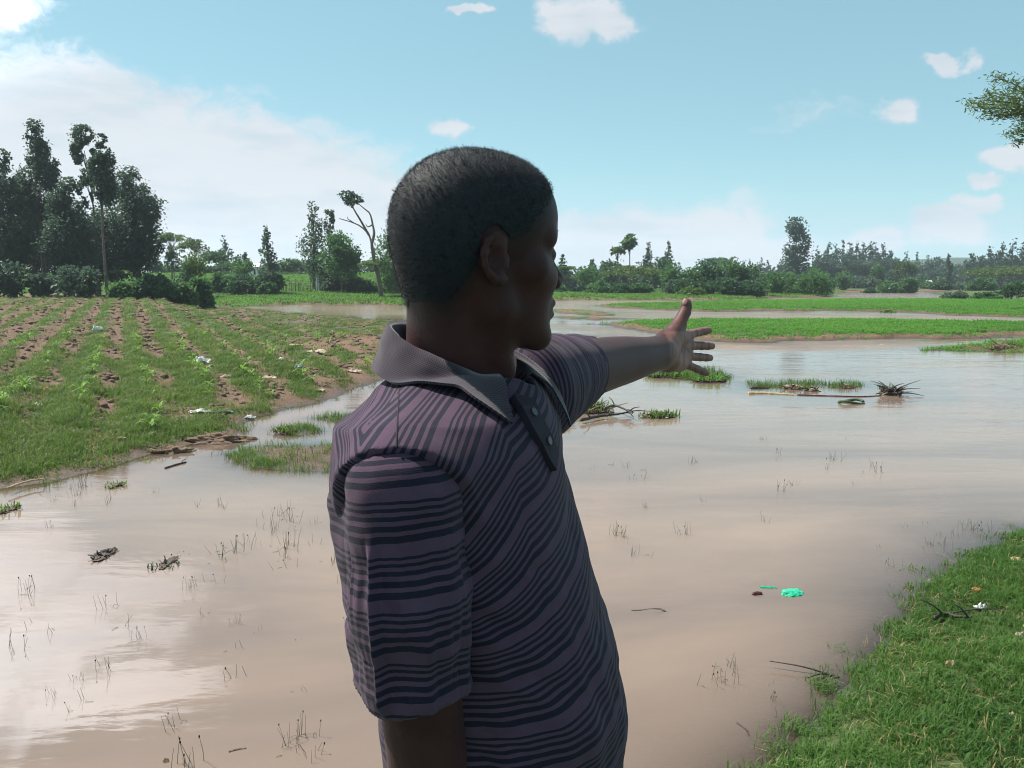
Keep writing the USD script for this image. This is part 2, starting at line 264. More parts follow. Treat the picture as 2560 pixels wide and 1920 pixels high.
def cover_at(x, y, which, sd):
    """how much of the ground is grass rather than bare earth"""
    n1, n2 = fbm2(x, y, 0.55, 41, 4), fbm2(x, y, 2.6, 47, 3)
    c = np.full(len(x), 0.85)
    fld = which == 1; r = np.hypot(x, y); th = np.arctan2(x, y)
    row = 0.5 + 0.5 * np.sin(2 * np.pi * (x * FPER[0] + y * FPER[1]) / 0.78 + 1.2)
    base = 0.55 - 0.46 * sstep(-0.33, -0.16, th) * sstep(8.5, 11, r) - 0.22 * sstep(14, 26, r)
    cf = base + 1.5 * (n1 - 0.5) + 0.9 * (n2 - 0.5) + 0.80 * (row - 0.5) * sstep(6, 14, r)
    c = np.where(fld, sstep(0.08, 0.72, cf + 0.5 * (fbm2(x, y, 7.0, 49, 2) - 0.5)) * sstep(-0.05, 0.5, sd), c)
    edge = sstep(0.1, 1.3, sd + 1.2 * (n2 - 0.5))
    c = np.where(np.isin(which, [6, 7]), edge, c)
    c = np.where(np.isin(which, [2, 8, 9]), sstep(0.42, 0.62, n2 + 0.25 * (n1 - 0.5)) * 0.8, c)
    c = np.where(which == 10, sstep(0.35, 0.6, n2), c)
    c = np.where(np.isin(which, [3]), np.clip(0.35 + 0.6 * sstep(3, 9, sd) + (n1 - 0.5), 0, 1), c)
    c = np.where(which == 0, sstep(0.26, 0.44, n2 * 0.6 + n1 * 0.4), c)
    return np.clip(c, 0, 1)

# polar sheet: finer where it is seen closer
rr = [0.25]
while rr[-1] < 1300: rr.append(rr[-1] + (0.12 if rr[-1] < 2.0 else min(2.1 * rr[-1] ** 2 / 1366, 0.02 * rr[-1])))
rr = np.array(rr)
tt = np.concatenate([np.arange(-180, -78, 3.0), np.arange(-78, -46, 0.5), np.arange(-46, 46, 0.19), np.arange(46, 66, 0.5), np.arange(66, 180, 3.0)]) * math.pi / 180
R, T = np.meshgrid(rr, tt, indexing='ij'); X, Y = (R * np.sin(T)).ravel(), (R * np.cos(T)).ravel()
nr, nt = len(rr), len(tt)
i, j = np.meshgrid(np.arange(nr - 1), np.arange(nt), indexing='ij'); j2 = (j + 1) % nt
Q = np.stack([i * nt + j, i * nt + j2, (i + 1) * nt + j2, (i + 1) * nt + j], -1).reshape(-1, 4)
hh, which, sdb, isf = land(X, Y, 'all')
cov = cover_at(X, Y, which, sdb) * sstep(-0.02, 0.02, hh)
gv = np.stack([X, Y, hh], 1)
centre = len(gv); gv = np.vstack([gv, [0, 0, hz(0, 0)]]); fan = np.stack([np.full(nt, centre), (np.arange(nt) + 1) % nt, np.arange(nt)], 1)
gf = np.vstack([Q[:, [0, 1, 2]], Q[:, [0, 2, 3]], fan])
nn = {'g': ('geometry', {}), 'c': ('attribute', {'attribute': 'cover'}), 'n1': ('noise_texture', {'scale': 2.3, 'detail': 6.0, 'roughness': 0.65}), 'n2': ('noise_texture', {'scale': 24.0, 'detail': 5.0, 'roughness': 0.7}),
      'soil': ('rgb_ramp', {'ramp': [(0.25, (0.07, 0.042, 0.03)), (0.5, (0.125, 0.075, 0.05)), (0.75, (0.21, 0.135, 0.09))]}),
      'grs': ('rgb_ramp', {'ramp': [(0.3, (0.04, 0.055, 0.02)), (0.7, (0.075, 0.105, 0.032))]}),
      'a': ('math', {'math_type': 'add'}), 'k': ('math', {'math_type': 'subtract', 'value2': 0.5}), 'mr': ('map_range', {'range_type': 'smoothstep', 'from_min': 0.4, 'from_max': 0.62, 'to_min': 0.0, 'to_max': 1.0, 'clamp': True}),
      'sz': ('separate_xyz', {}), 'wet': ('map_range', {'from_min': 0.0, 'from_max': 0.07, 'to_min': 0.45, 'to_max': 1.0, 'clamp': True}), 'rgh': ('map_range', {'from_min': 0.0, 'from_max': 0.05, 'to_min': 0.35, 'to_max': 0.95, 'clamp': True}),
      'mx': ('mix', {}), 'wd': ('attribute', {'attribute': 'woods'}), 'mwd': ('mix', {'color2': (0.022, 0.045, 0.026)}), 'mw': ('vector_math', {'math_type': 'scale'}), 'b': ('bump', {'strength': 0.8, 'distance': 0.03}), 'p': ('principled_bsdf', {'specular_ior_level': 0.25})}
ll = [('g.position', 'n1.vector'), ('g.position', 'n2.vector'), ('n2.fac', 'soil.fac'), ('n1.fac', 'grs.fac'), ('n2.fac', 'k.value1'), ('k.value', 'a.value1'), ('c.fac', 'a.value2'), ('a.value', 'mr.value'), ('mr.result', 'mx.fac'),
      ('soil.color', 'mx.color1'), ('grs.color', 'mx.color2'), ('g.position', 'sz.vector'), ('sz.z', 'wet.value'), ('sz.z', 'rgh.value'), ('mx.color', 'mwd.color1'), ('wd.fac', 'mwd.fac'), ('mwd.color', 'mw.vector1'), ('wet.result', 'mw.scale'), ('mw.vector', 'p.base_color'), ('rgh.result', 'p.roughness'), ('n2.fac', 'b.height'), ('b.normal', 'p.normal')]
M['ground'] = usdkit.material(stage, LOOK + 'ground_look', nn, ll, surface='p.BSDF')
ground = obj('ground', (gv, gf), M['ground'], smooth=True); primvar(ground, 'cover', np.append(cov, 0.8)); primvar(ground, 'woods', np.append(sstep(170, 230, R.ravel()), 0)); tag(ground, kind='structure')

# ------------------------------------------------------------------ flood water, level at z = 0
keep = R.ravel() < 420
wq = Q[(keep[Q].all(1)) & (hh[Q].min(1) < 0.05)]
ids = np.unique(wq); remap = np.full(nr * nt, -1); remap[ids] = np.arange(len(ids)); wq = remap[wq]
wv = np.stack([X[ids], Y[ids], np.zeros(len(ids))], 1); depth = np.maximum(-hh[ids], 0)
# where the current runs: lines along the channels
flow = np.zeros(len(ids)); P2 = shapely.points(wv[:, 0], wv[:, 1])
for line, wd, am in (([(1480, 744), (1600, 749), (1720, 748), (1830, 744), (1900, 742)], 1.2, 1.0), ([(1190, 725), (1300, 728), (1400, 733), (1470, 742)], 1.2, 0.7), ([(1190, 705), (1280, 712), (1360, 722)], 1.2, 0.7), ([(1360, 683), (1500, 684), (1700, 682), (1900, 684), (2200, 694)], 4.0, 0.85), ([(1190, 657), (1400, 651), (1640, 650.5)], 9.0, 0.85), ([(1640, 648), (1800, 643), (2000, 636)], 16.0, 0.7), ([(1190, 665), (1280, 668), (1345, 674), (1500, 680)], 4.0, 0.7), ([(600, 666), (740, 664), (880, 675)], 5.0, 0.7)):
    g = shapely.LineString([tuple(G(a, b)[:2]) for a, b in line]); flow = np.maximum(flow, am * np.exp(-(shapely.distance(P2, g) / wd) ** 2))
wn = {'g': ('geometry', {}), 'd': ('attribute', {'attribute': 'depth'}), 'fl': ('attribute', {'attribute': 'flow'}),
      'mp': ('mapping', {'mapping_type': 'point', 'scale': (0.7, 1.9, 1.0), 'rotation': (0, 0, 0.25)}), 'w1': ('noise_texture', {'scale': 1.7, 'detail': 4.0, 'roughness': 0.5, 'distortion': 0.6}),
      'w2': ('noise_texture', {'scale': 7.5, 'detail': 4.0, 'roughness': 0.55}), 'w3': ('noise_texture', {'scale': 3.0, 'detail': 5.0, 'roughness': 0.7, 'distortion': 1.0}),
      'cmp': ('mapping', {'mapping_type': 'point', 'scale': (0.5, 1.3, 1.0), 'rotation': (0, 0, 0.35)}), 'cn': ('noise_texture', {'scale': 0.45, 'detail': 5.0, 'roughness': 0.55, 'distortion': 0.8}), 'calm': ('map_range', {'from_min': 0.38, 'from_max': 0.66, 'to_min': 0.18, 'to_max': 1.0, 'clamp': True}),
      'sx': ('separate_xyz', {}), 'cx': ('map_range', {'from_min': -1.5, 'from_max': 5.5, 'to_min': 0.35, 'to_max': 1.9, 'clamp': True}), 'cm': ('math', {'math_type': 'multiply'}),
      'h1': ('math', {'math_type': 'multiply_add', 'value2': 0.30}), 'h2': ('math', {'math_type': 'multiply'}), 'h3': ('math', {'math_type': 'multiply'}), 'h4': ('math', {'math_type': 'multiply_add', 'value2': 5.0}),
      'b': ('bump', {'strength': 1.0, 'distance': 0.009}),
      'col': ('rgb_ramp', {'ramp': [(0.3, (0.135, 0.099, 0.082)), (0.7, (0.23, 0.163, 0.122))]}),
      'foam': ('map_range', {'range_type': 'smoothstep', 'from_min': 0.56, 'from_max': 0.74, 'to_min': 0.0, 'to_max': 1.0, 'clamp': True}), 'fm': ('math', {'math_type': 'multiply'}),
      'cf': ('mix', {'color2': (0.42, 0.34, 0.27)}),
      'mud': ('diffuse_bsdf', {}), 'clear': ('transparent_bsdf', {'color': (0.72, 0.62, 0.52)}),
      'e1': ('math', {'math_type': 'multiply', 'value2': -22.0}), 'e2': ('math', {'math_type': 'exponent'}), 'e3': ('math', {'math_type': 'subtract', 'value1': 1.0}),
      'mb': ('mix_closure', {}), 'gl': ('glossy_bsdf', {'roughness': 0.03, 'color': (1, 1, 1)}), 'fr': ('fresnel', {'IOR': 1.45}), 'fz': ('math', {'math_type': 'multiply_add', 'value2': -0.6, 'value3': 1.0}), 'fx': ('math', {'math_type': 'multiply'}), 'out': ('mix_closure', {})}
wl = [('g.position', 'mp.vector'), ('mp.vector', 'w1.vector'), ('mp.vector', 'w2.vector'), ('g.position', 'w3.vector'), ('g.position', 'cmp.vector'), ('cmp.vector', 'cn.vector'), ('cn.fac', 'calm.value'), ('g.position', 'sx.vector'), ('sx.x', 'cx.value'), ('calm.result', 'cm.value1'), ('cx.result', 'cm.value2'),
      ('w2.fac', 'h1.value1'), ('w1.fac', 'h1.value3'), ('h1.value', 'h2.value1'), ('cm.value', 'h2.value2'), ('w3.fac', 'h3.value1'), ('fl.fac', 'h3.value2'), ('h3.value', 'h4.value1'), ('h2.value', 'h4.value3'), ('h4.value', 'b.height'),
      ('cn.fac', 'col.fac'), ('w3.fac', 'foam.value'), ('foam.result', 'fm.value1'), ('fl.fac', 'fm.value2'), ('fm.value', 'cf.fac'), ('col.color', 'cf.color1'), ('cf.color', 'mud.color'),
      ('d.fac', 'e1.value1'), ('e1.value', 'e2.value1'), ('e2.value', 'e3.value2'), ('e3.value', 'mb.fac'), ('clear.BSDF', 'mb.closure1'), ('mud.BSDF', 'mb.closure2'),
      ('b.normal', 'gl.normal'), ('fl.fac', 'fz.value1'), ('fr.fac', 'fx.value1'), ('fz.value', 'fx.value2'), ('fx.value', 'out.fac'), ('mb.closure', 'out.closure1'), ('gl.BSDF', 'out.closure2')]
M['water'] = usdkit.material(stage, LOOK + 'flood_water', wn, wl, surface='out.closure')
water = obj('water', (wv, np.vstack([wq[:, [0, 1, 2]], wq[:, [0, 2, 3]]])), M['water'], smooth=True)
primvar(water, 'depth', depth); primvar(water, 'flow', flow); tag(water, kind='structure')
# ------------------------------------------------------------------ trees and bushes
def cards(c, d, L, W, rng, droop=0.0, flat=0.0):
    """leaf sprigs at c pointing along d: a bent pair of quads each"""
    n = len(c); d = d / (np.linalg.norm(d, axis=1, keepdims=True) + 1e-9); d = d + np.array([0, 0, -droop]); d /= np.linalg.norm(d, axis=1, keepdims=True)
    rv = rng.normal(size=(n, 3)); rv[:, 2] += 0; s = np.cross(d, rv * (1 - flat) + np.array([0, 0, 1.0]) * flat + 1e-6); s /= np.linalg.norm(s, axis=1, keepdims=True) + 1e-9
    up = np.cross(s, d); L = (L * rng.uniform(0.6, 1.35, n))[:, None]; W = (W * rng.uniform(0.6, 1.35, n))[:, None]
    p0, p1, p2, p3, p4 = c - d * L * 0.5, c + s * W * 0.5 - up * W * 0.12, c + d * L * 0.5 - up * L * 0.12, c - s * W * 0.5 - up * W * 0.12, c + d * L * 0.05
    v = np.stack([p0, p1, p2, p3], 1).reshape(-1, 3); k = np.arange(n)[:, None] * 4
    return v, np.vstack([k + [0, 1, 2], k + [0, 2, 3]])
def lobe_points(lobes, n, rng, shell=0.55, gap=0.0):
    """points through the lobes (x, y, z, rx, ry, rz), thicker towards their skins, with holes"""
    lobes = np.asarray(lobes, float); w = (lobes[:, 3] * lobes[:, 4] + lobes[:, 4] * lobes[:, 5] + lobes[:, 3] * lobes[:, 5]); k = rng.choice(len(lobes), n, p=w / w.sum())
    u = rng.normal(size=(n, 3)); u /= np.linalg.norm(u, axis=1, keepdims=True); rad = shell + (1.06 - shell) * rng.random(n) ** 0.8
    rad = rad * np.where(rng.random(n) < .30, 1 + .6 * rng.random(n) ** 1.5, 1.0)
    lump = 0.70 + 0.10 * rng.random(n) + 0.5 * meshkit.noise(u * 2.1 + k[:, None] * 7.7, 3)
    c = lobes[k, :3] + u * lobes[k, 3:] * (rad * lump)[:, None]
    return c, u * lobes[k, 3:].mean(1, keepdims=True), k
def crown_lobes(kind, w, h, rng):
    """lobes of a crown w wide and h tall, its foot at z = 0"""
    out = []
    if kind == 'euc':                                          # tall, ragged, in clumps up the stem
        nl = int(16 + 2.2 * h)
        for i in range(nl):
            t = (i + rng.uniform(0, 0.9)) / nl; prof = (0.55 + 0.45 * math.sin(math.pi * min(1, t * 0.9 + 0.12))) * (1 - t ** 3.2 * 0.65)
            a = rng.uniform(0, 6.28); off = rng.uniform(0.15, 0.85) * prof * w / 2; s = rng.uniform(0.30, 0.56) * prof * w / 2
            out.append((math.cos(a) * off, math.sin(a) * off, h * (0.04 + 0.90 * t), s, s, min(s * rng.uniform(1.1, 1.7), h * 0.16)))
        out.append((rng.normal() * 0.03 * w, 0, h * 0.94, w * 0.13, w * 0.13, h * 0.07))
    elif kind == 'sparse':
        nl = 26
        for i in range(nl):
            t = (i + rng.uniform(0, 0.9)) / nl; prof = (0.35 + 0.65 * min(1, t * 1.5)) * (1 - t ** 4 * 0.55); a = rng.uniform(0, 6.28)
            off = rng.uniform(0.25, 0.8) * prof * w / 2; s = rng.uniform(0.12, 0.30) * prof * w / 2
            out.append((math.cos(a) * off, math.sin(a) * off, h * (0.02 + 0.93 * t), s, s, s * rng.uniform(1.2, 2.0)))
        out.append((0, 0, h * 0.90, w * 0.22, w * 0.22, h * 0.10))
    elif kind == 'cone':
        nl = 16
        for i in range(nl):
            t = i / nl; prof = 1 - t * 0.93; a = rng.uniform(0, 6.28); off = 0.5 * prof * w / 2
            out.append((math.cos(a) * off, math.sin(a) * off, h * (0.06 + 0.9 * t), prof * w * 0.3 + 0.03 * w, prof * w * 0.3 + 0.03 * w, h * 0.07))
    elif kind == 'fir':
        nl = 11
        for i in range(nl):
            t = i / nl; prof = 1 - t * 0.95
            for q in range(5):
                a = q * 1.257 + i * 0.6 + rng.uniform(-0.2, 0.2); off = 0.55 * prof * w / 2
                out.append((math.cos(a) * off, math.sin(a) * off, h * (0.03 + 0.95 * t) - 0.03 * h, prof * w * 0.2 + 0.02 * w, prof * w * 0.2 + 0.02 * w, h * 0.03))
    elif kind == 'umbrella':
        for i in range(26):
            a = rng.uniform(0, 6.28); rad = math.sqrt(rng.random()) * 0.86; off = rad * w / 2
            out.append((math.cos(a) * off, math.sin(a) * off, h * (0.74 - 0.46 * rad ** 2 + rng.uniform(-0.16, 0.08)), w * 0.15, w * 0.15, h * 0.26))
    elif kind == 'layers':
        for i in range(16):
            t = rng.random(); a = rng.uniform(0, 6.28); off = rng.uniform(0.1, 0.75) * w / 2 * (1 - 0.4 * t)
            out.append((math.cos(a) * off, math.sin(a) * off, h * (0.12 + 0.78 * t), w * 0.2, w * 0.2, h * 0.06))
    elif kind == 'bamboo':
        for i in range(30):
            a = rng.uniform(0, 6.28); off = math.sqrt(rng.random()) * 0.85 * w / 2; top = h * rng.uniform(0.6, 0.98) * (1 - 0.35 * (off / (w / 2)) ** 2)
            out.append((math.cos(a) * off, math.sin(a) * off, top * 0.72, w * 0.075, w * 0.075, top * 0.30)); out.append((math.cos(a) * off * 1.1, math.sin(a) * off * 1.1, top * 0.35, w * 0.10, w * 0.10, top * 0.34))
    else:                                                      # round trees and bushes
        nl = 22
        for i in range(nl):
            u = rng.normal(size=3); u /= np.linalg.norm(u); u[2] = abs(u[2]) if kind == 'bush' else u[2]; s = rng.uniform(0.22, 0.40)
            z = (0.18 + 0.58 * u[2]) if kind == 'bush' else (0.52 + 0.33 * u[2]); b = 0.60 if kind == 'bush' else 0.56
            out.append((u[0] * w / 2 * b * 1.1, u[1] * w / 2 * b * 1.1, h * z, s * w / 2, s * w / 2, s * h * 0.55))
        out.append((0, 0, h * 0.45, w * 0.3, w * 0.3, h * 0.33))
    return out
def make_tree(name, label, kind, x0, x1, ytop, ybase, y, leaf, seed, crown_from=None, n=1500, size=None, cat='tree', group=None, bark='bark', trunk_r=None, trunk_to=None, lean=0.0, ground_y=None, lobes=None, droop=0.0, aspect=0.42, shell=0.5):
    """x0..x1, ytop..ybase: where the crown and the foot are seen; y: how far off it stands"""
    rng = np.random.default_rng(seed); m = px(y)
    if crown_from is not None and name != 'tufted_tree' and lobes is None and kind in ('round', 'cone', 'fir', 'euc') and y >= 60: crown_from = ytop + (0.86 if kind == 'round' else 0.92) * (ybase - ytop)
    if y > 100: n = int(n * 1.3)
    top = at((x0 + x1) / 2, ytop, y)[2]; x = at((x0 + x1) / 2, ytop, y)[0]; tx = x if trunk_to is None else at(trunk_to, ytop, y)[0]
    zb = hz(tx, y) - 0.05; w = (x1 - x0) * m; H = top - zb
    cf = 0.0 if crown_from is None else max(0.0, at(x0, crown_from, y)[2] - zb)
    t = thing(name, label, cat, (tx, y, zb), 0, group)
    lb = crown_lobes(kind, w, H - cf, rng) if lobes is None else lobes
    lb = [(a + (x - tx), b, c + cf, d, e, f) for a, b, c, d, e, f in lb]
    if kind in ('euc', 'sparse') and y < 60: n, size, lb = int(n * 4.2), 0.135, [(a, b, c, d * 1.22, e * 1.22, f * 1.1) for a, b, c, d, e, f in lb]
    if kind == 'bush': lb = [(a * 1.1, b, c * (.8 + .5 * rng.random()), d * (.7 + .6 * rng.random()), e, f) for a, b, c, d, e, f in lb]; n, lb = int(n * 2.2), [(a, b, c, d * 1.15, e * 1.15, f * 1.15) for a, b, c, d, e, f in lb]
    size = size or max(0.16, 2.0 * y / FPX)
    c, d, k = lobe_points(lb, n, rng, shell=shell); keep = c[:, 2] > 0.03; c, d = c[keep], d[keep]
    g_ = meshkit.noise(c * (1.0 / max(0.35, 0.10 * w)) + seed * 5.3, 17); k_ = g_ > ((0.36 if y < 60 else 0.40) if kind in ('euc', 'sparse') else 0.30); c, d = c[k_], d[k_]
    c[:, 2] = np.minimum(c[:, 2], H * 1.0)
    d = d + rng.normal(size=d.shape) * np.linalg.norm(d, axis=1, keepdims=True) * 0.9
    # trunk and limbs
    parts = []; tr = trunk_r or max(0.05, 0.016 * H); zt = H * 0.86 if kind in ('euc', 'sparse', 'cone', 'fir') else cf + (H - cf) * 0.45
    bend = rng.normal(size=2) * 0.02 * H
    line = bezier([(0, 0, -0.15), (bend[0] * 0.5, bend[1] * 0.5, zt * 0.33), (bend[0] + (x - tx) * 0.4, bend[1], zt * 0.7), (bend[0] * 0.4 + (x - tx) * 0.9, 0, zt)], 5)
    parts.append(tube(line, np.linspace(tr * 1.15, tr * 0.25, len(line)), 7))
    order = rng.permutation(len(lb))[:9]
    for q in order:
        e = np.array(lb[q][:3]); s = line[min(len(line) - 2, max(2, int(len(line) * np.clip((e[2] / max(zt, 0.1)) * 0.72, 0.15, 0.9))))]
        if np.linalg.norm(e - s) < 0.2: continue
        mid = s * 0.45 + e * 0.55 + np.array([0, 0, 0.10 * np.linalg.norm(e - s)])
        parts.append(tube(bezier([s, mid, e], 4), np.linspace(tr * 0.42, tr * 0.10, 9), 5, cap=False))
    obj('trunk' if cat == 'tree' else 'stem', join(parts), M[bark], t, smooth=True)
    obj('crown', cards(c, d, size * 1.25, size * 1.25 * aspect * 1.6, rng, droop), M[leaf], t)
    return t

# --- the grove at the far edge of the field, on the left
GV = 'tall eucalyptus trees of the left grove'
make_tree('eucalyptus_tree', 'leafy eucalyptus at the left edge, its crown cut by the frame', 'euc', -45, 55, 322, 640, 52, 'euc', 1, 600, 5200, 0.30, droop=0.5)
make_tree('eucalyptus_tree', 'tall pointed eucalyptus, leftmost spire above the grove', 'euc', 30, 118, 258, 640, 54, 'euc', 2, 480, 3600, 0.28, droop=0.5, trunk_r=0.14)
make_tree('eucalyptus_tree', 'broad dark eucalyptus leafy to the ground, lower than the spires beside it', 'euc', 88, 190, 383, 645, 51, 'euc', 3, 600, 6000, 0.30, droop=0.5)
make_tree('eucalyptus_tree', 'slender see-through eucalyptus with a bare pale stem, second spire of the grove', 'sparse', 142, 214, 272, 640, 53, 'euc', 4, 455, 1500, 0.26, droop=0.6, trunk_r=0.08, trunk_to=188)
make_tree('eucalyptus_tree', 'narrow eucalyptus on a straight bare trunk that stands at the field edge', 'euc', 186, 246, 290, 650, 48, 'euc', 5, 440, 2300, 0.26, droop=0.6, trunk_r=0.085, trunk_to=210)
make_tree('eucalyptus_tree', 'wide bushy eucalyptus closing the grove on its right', 'euc', 212, 338, 360, 632, 55, 'euc', 6, 580, 7000, 0.31, droop=0.5, trunk_r=0.17, trunk_to=285)
make_tree('eucalyptus_tree', 'low dark eucalyptus filling the grove behind the straight bare trunk', 'euc', 150, 262, 470, 640, 56, 'euc', 7, 600, 4200, 0.30, droop=0.5)
make_tree('eucalyptus_tree', 'dark eucalyptus between the left edge and the broad leafy one', 'euc', 20, 115, 430, 640, 57, 'euc', 8, 590, 4600, 0.30, droop=0.5)
make_tree('young_tree', 'small feathery pale tree in front of the meadow right of the grove', 'umbrella', 228, 278, 585, 645, 50, 'acacia', 9, 592, 420, 0.2)
for k, (a, b, t0, b0, yy, lab) in enumerate([(-30, 60, 560, 655, 47, 'dark undergrowth bush at the left edge of the picture'), (50, 130, 588, 655, 47.5, 'low undergrowth bush under the tall pointed eucalyptus'), (110, 215, 570, 654, 47, 'undergrowth bush left of the straight bare trunk'),
                                      (238, 300, 612, 654, 46, 'spreading green bush right of the straight bare trunk'), (290, 388, 588, 652, 47, 'large dark bush at the middle of the field\'s far edge'), (360, 420, 612, 650, 47.5, 'rounded mid-green bush right of the large dark field-edge bush'), (405, 458, 602, 650, 49, 'green bush beside the little red path')]):
    make_tree('bush', lab, 'round' if k < 3 else 'bush', a, b, t0, b0, yy, 'euc' if k < 3 else 'darkleaf' if k == 4 else 'midleaf', 20 + k, None, 1500, 0.2, 'bush', trunk_r=0.03)

# --- behind the meadow, between the grove and the person
make_tree('acacia_tree', 'airy flat-topped acacia just right of the grove', 'umbrella', 338, 396, 500, 606, 84, 'acacia', 40, 528, 700, trunk_to=366)
make_tree('acacia_tree', 'pale domed acacia above the yellow-green tree', 'umbrella', 384, 450, 513, 606, 92, 'acacia', 41, 548, 900)
make_tree('round_tree', 'dark little tree under the airy flat-topped acacia', 'round', 352, 392, 530, 606, 82, 'darkleaf', 42, 545, 700)
make_tree('yellow_green_tree', 'bright yellow-green tree standing alone on the meadow', 'round', 382, 452, 546, 612, 66, 'brightleaf', 43, 556, 1500)
make_tree('round_tree', 'dark shrub-like tree at the foot of the yellow-green one', 'bush', 378, 420, 572, 612, 65, 'darkleaf', 44, None, 700)
make_tree('acacia_tree', 'wide dark umbrella acacia between the yellow-green tree and the cone-shaped one', 'umbrella', 430, 518, 541, 606, 96, 'darkleaf', 45, 572, 1500)
make_tree('small_far_tree', 'small pointed tree alone against the cloud, far off', 'euc', 468, 500, 508, 600, 150, 'euc', 46, 545, 700, droop=0.3)
make_tree('cone_tree', 'cone-shaped tree on a thin trunk at the yellow meadow', 'cone', 548, 604, 482, 616, 70, 'greyleaf', 47, 592, 1700, trunk_to=577)
make_tree('cone_tree', 'low pointed tree left of the cone-shaped tree', 'cone', 508, 548, 540, 606, 88, 'euc', 48, 600, 800)
make_tree('round_tree', 'mid-green tree in front of the low pointed one', 'round', 496, 552, 556, 612, 80, 'midleaf', 49, 570, 1000)
make_tree('round_tree', 'rounded tree on the skyline between the cone-shaped tree and the big eucalyptus', 'round', 596, 655, 556, 606, 110, 'midleaf', 50, 570, 1000)
make_tree('eucalyptus_tree', 'big ragged eucalyptus beside the round dark tree, left of the head', 'euc', 636, 712, 435, 622, 76, 'greyleaf', 51, 590, 3800, droop=0.5, trunk_to=672)
make_tree('eucalyptus_tree', 'side crown of eucalyptus leaning right of the big ragged one', 'sparse', 690, 733, 452, 622, 78, 'euc', 52, 510, 800, droop=0.5)
make_tree('round_tree', 'big round dark-green tree left of the bare tree', 'round', 688, 784, 498, 630, 72, 'midleaf', 53, 520, 5600)
make_tree('round_tree', 'dark tree filling behind the big round one', 'round', 660, 790, 540, 628, 75, 'darkleaf', 54, 560, 2600)
make_tree('acacia_tree', 'layered acacia bush with flat pale tiers in front of the bare tree', 'layers', 770, 866, 566, 640, 66, 'acacia', 55, 572, 1500)
make_tree('ragged_tree', 'ragged leafy tree half hidden by the back of the head', 'euc', 806, 905, 445, 645, 71, 'midleaf', 56, 600, 6500, droop=0.3)
for k, (a, b, t0, b0, yy, leaf, lab) in enumerate([(482, 560, 592, 637, 58, 'darkleaf', 'left half of the wide dark thicket at the yellow meadow'), (540, 612, 592, 637, 58.5, 'darkleaf', 'right half of the wide dark thicket, ending at the fence'), (560, 600, 610, 640, 57, 'midleaf', 'small green bush at the foot of the dark thicket'),
                                             (690, 742, 590, 638, 62, 'greyleaf', 'grey-green bush right of the fence'), (735, 790, 600, 640, 62, 'greyleaf', 'grey-green bush under the round dark tree'), (768, 830, 606, 645, 62, 'midleaf', 'leafy green bush under the layered acacia'), (826, 890, 596, 645, 62.5, 'midleaf', 'leafy green bush right of the bare trunk'),
                                             (456, 492, 590, 634, 60, 'midleaf', 'light green shrub right of the little red path')]):
    make_tree('bush', lab, 'bush', a, b, t0, b0, yy + 11.5, leaf, 60 + k, None, 1300, 0.22, 'bush', trunk_r=0.03)
for k in range(9):                                             # hedge behind the yellow meadow
    a = 470 + k * 26
    make_tree('hedge_bush', f'low dark hedge bush, {ORD[k]} from the left behind the yellow meadow', 'bush', a, a + 34, 588, 604, 104, 'darkleaf', 80 + k, None, 260, cat='bush', group='hedge bushes behind the yellow meadow')
for k in range(19):                                            # the belt of trees that closes the view
    a = 330 + k * 31; make_tree('belt_tree', f'rounded tree, {ORD[k]} from the left in the belt behind the left meadow', 'round', a - 24, a + 26, 562 + (k * 7 % 5) * 4, 606, 108 + (k * 5 % 4) * 4, ['darkleaf', 'midleaf', 'greyleaf', 'midleaf'][k % 4], 420 + k, 590, 600, group='belt of trees behind the left meadow')
# the bare tree with one tuft of leaves
Y0 = 66.0; b0 = at(825, 650, Y0); zb = hz(b0[0], Y0) - 0.1; t = thing('bare_tree', 'bare forked tree with a single tuft of leaves, left of the head', 'tree', (b0[0], Y0, zb))
def rel(a, b, dy=0.0): p = at(a, b, Y0 + dy); return p - np.array([b0[0], Y0, zb])
parts = [tube(bezier([(0, 0, 0), rel(818, 600), rel(808, 560), rel(803, 527)], 6), np.linspace(0.19, 0.12, 19), 8)]
for line, r0, r1 in (([(803, 527), (797, 508), (783, 492), (765, 482), (733, 472)], .10, .03), ([(797, 508), (780, 478), (766, 455), (758, 440)], .10, .04), ([(803, 527), (808, 505), (805, 485), (799, 462), (786, 450), (772, 438)], .13, .03), ([(805, 485), (795, 490), (790, 484)], .06, .03), ([(765, 482), (752, 473), (750, 468)], .05, .02)):
    p = bezier([rel(a, b, 0.3 * q) for q, (a, b) in enumerate(line)], 5); parts.append(tube(p, np.linspace(r0, r1, len(p)), 6))
obj('trunk', join(parts), M['bark'], t, smooth=True)
rng = np.random.default_rng(77); cc = rel(755, 430); lb = [(cc[0] + a, b, cc[2] + c, s, s, s * .8) for a, b, c, s in ((-.3, 0, .25, .55), (.2, .2, .1, .6), (.1, -.2, -.2, .5), (.6, 0, -.05, .42))]
c, d, k = lobe_points(lb, 420, rng); obj('leaf_tuft', cards(c, d + rng.normal(size=d.shape) * .4, .28, .16, rng, .3), M['euc'], t)

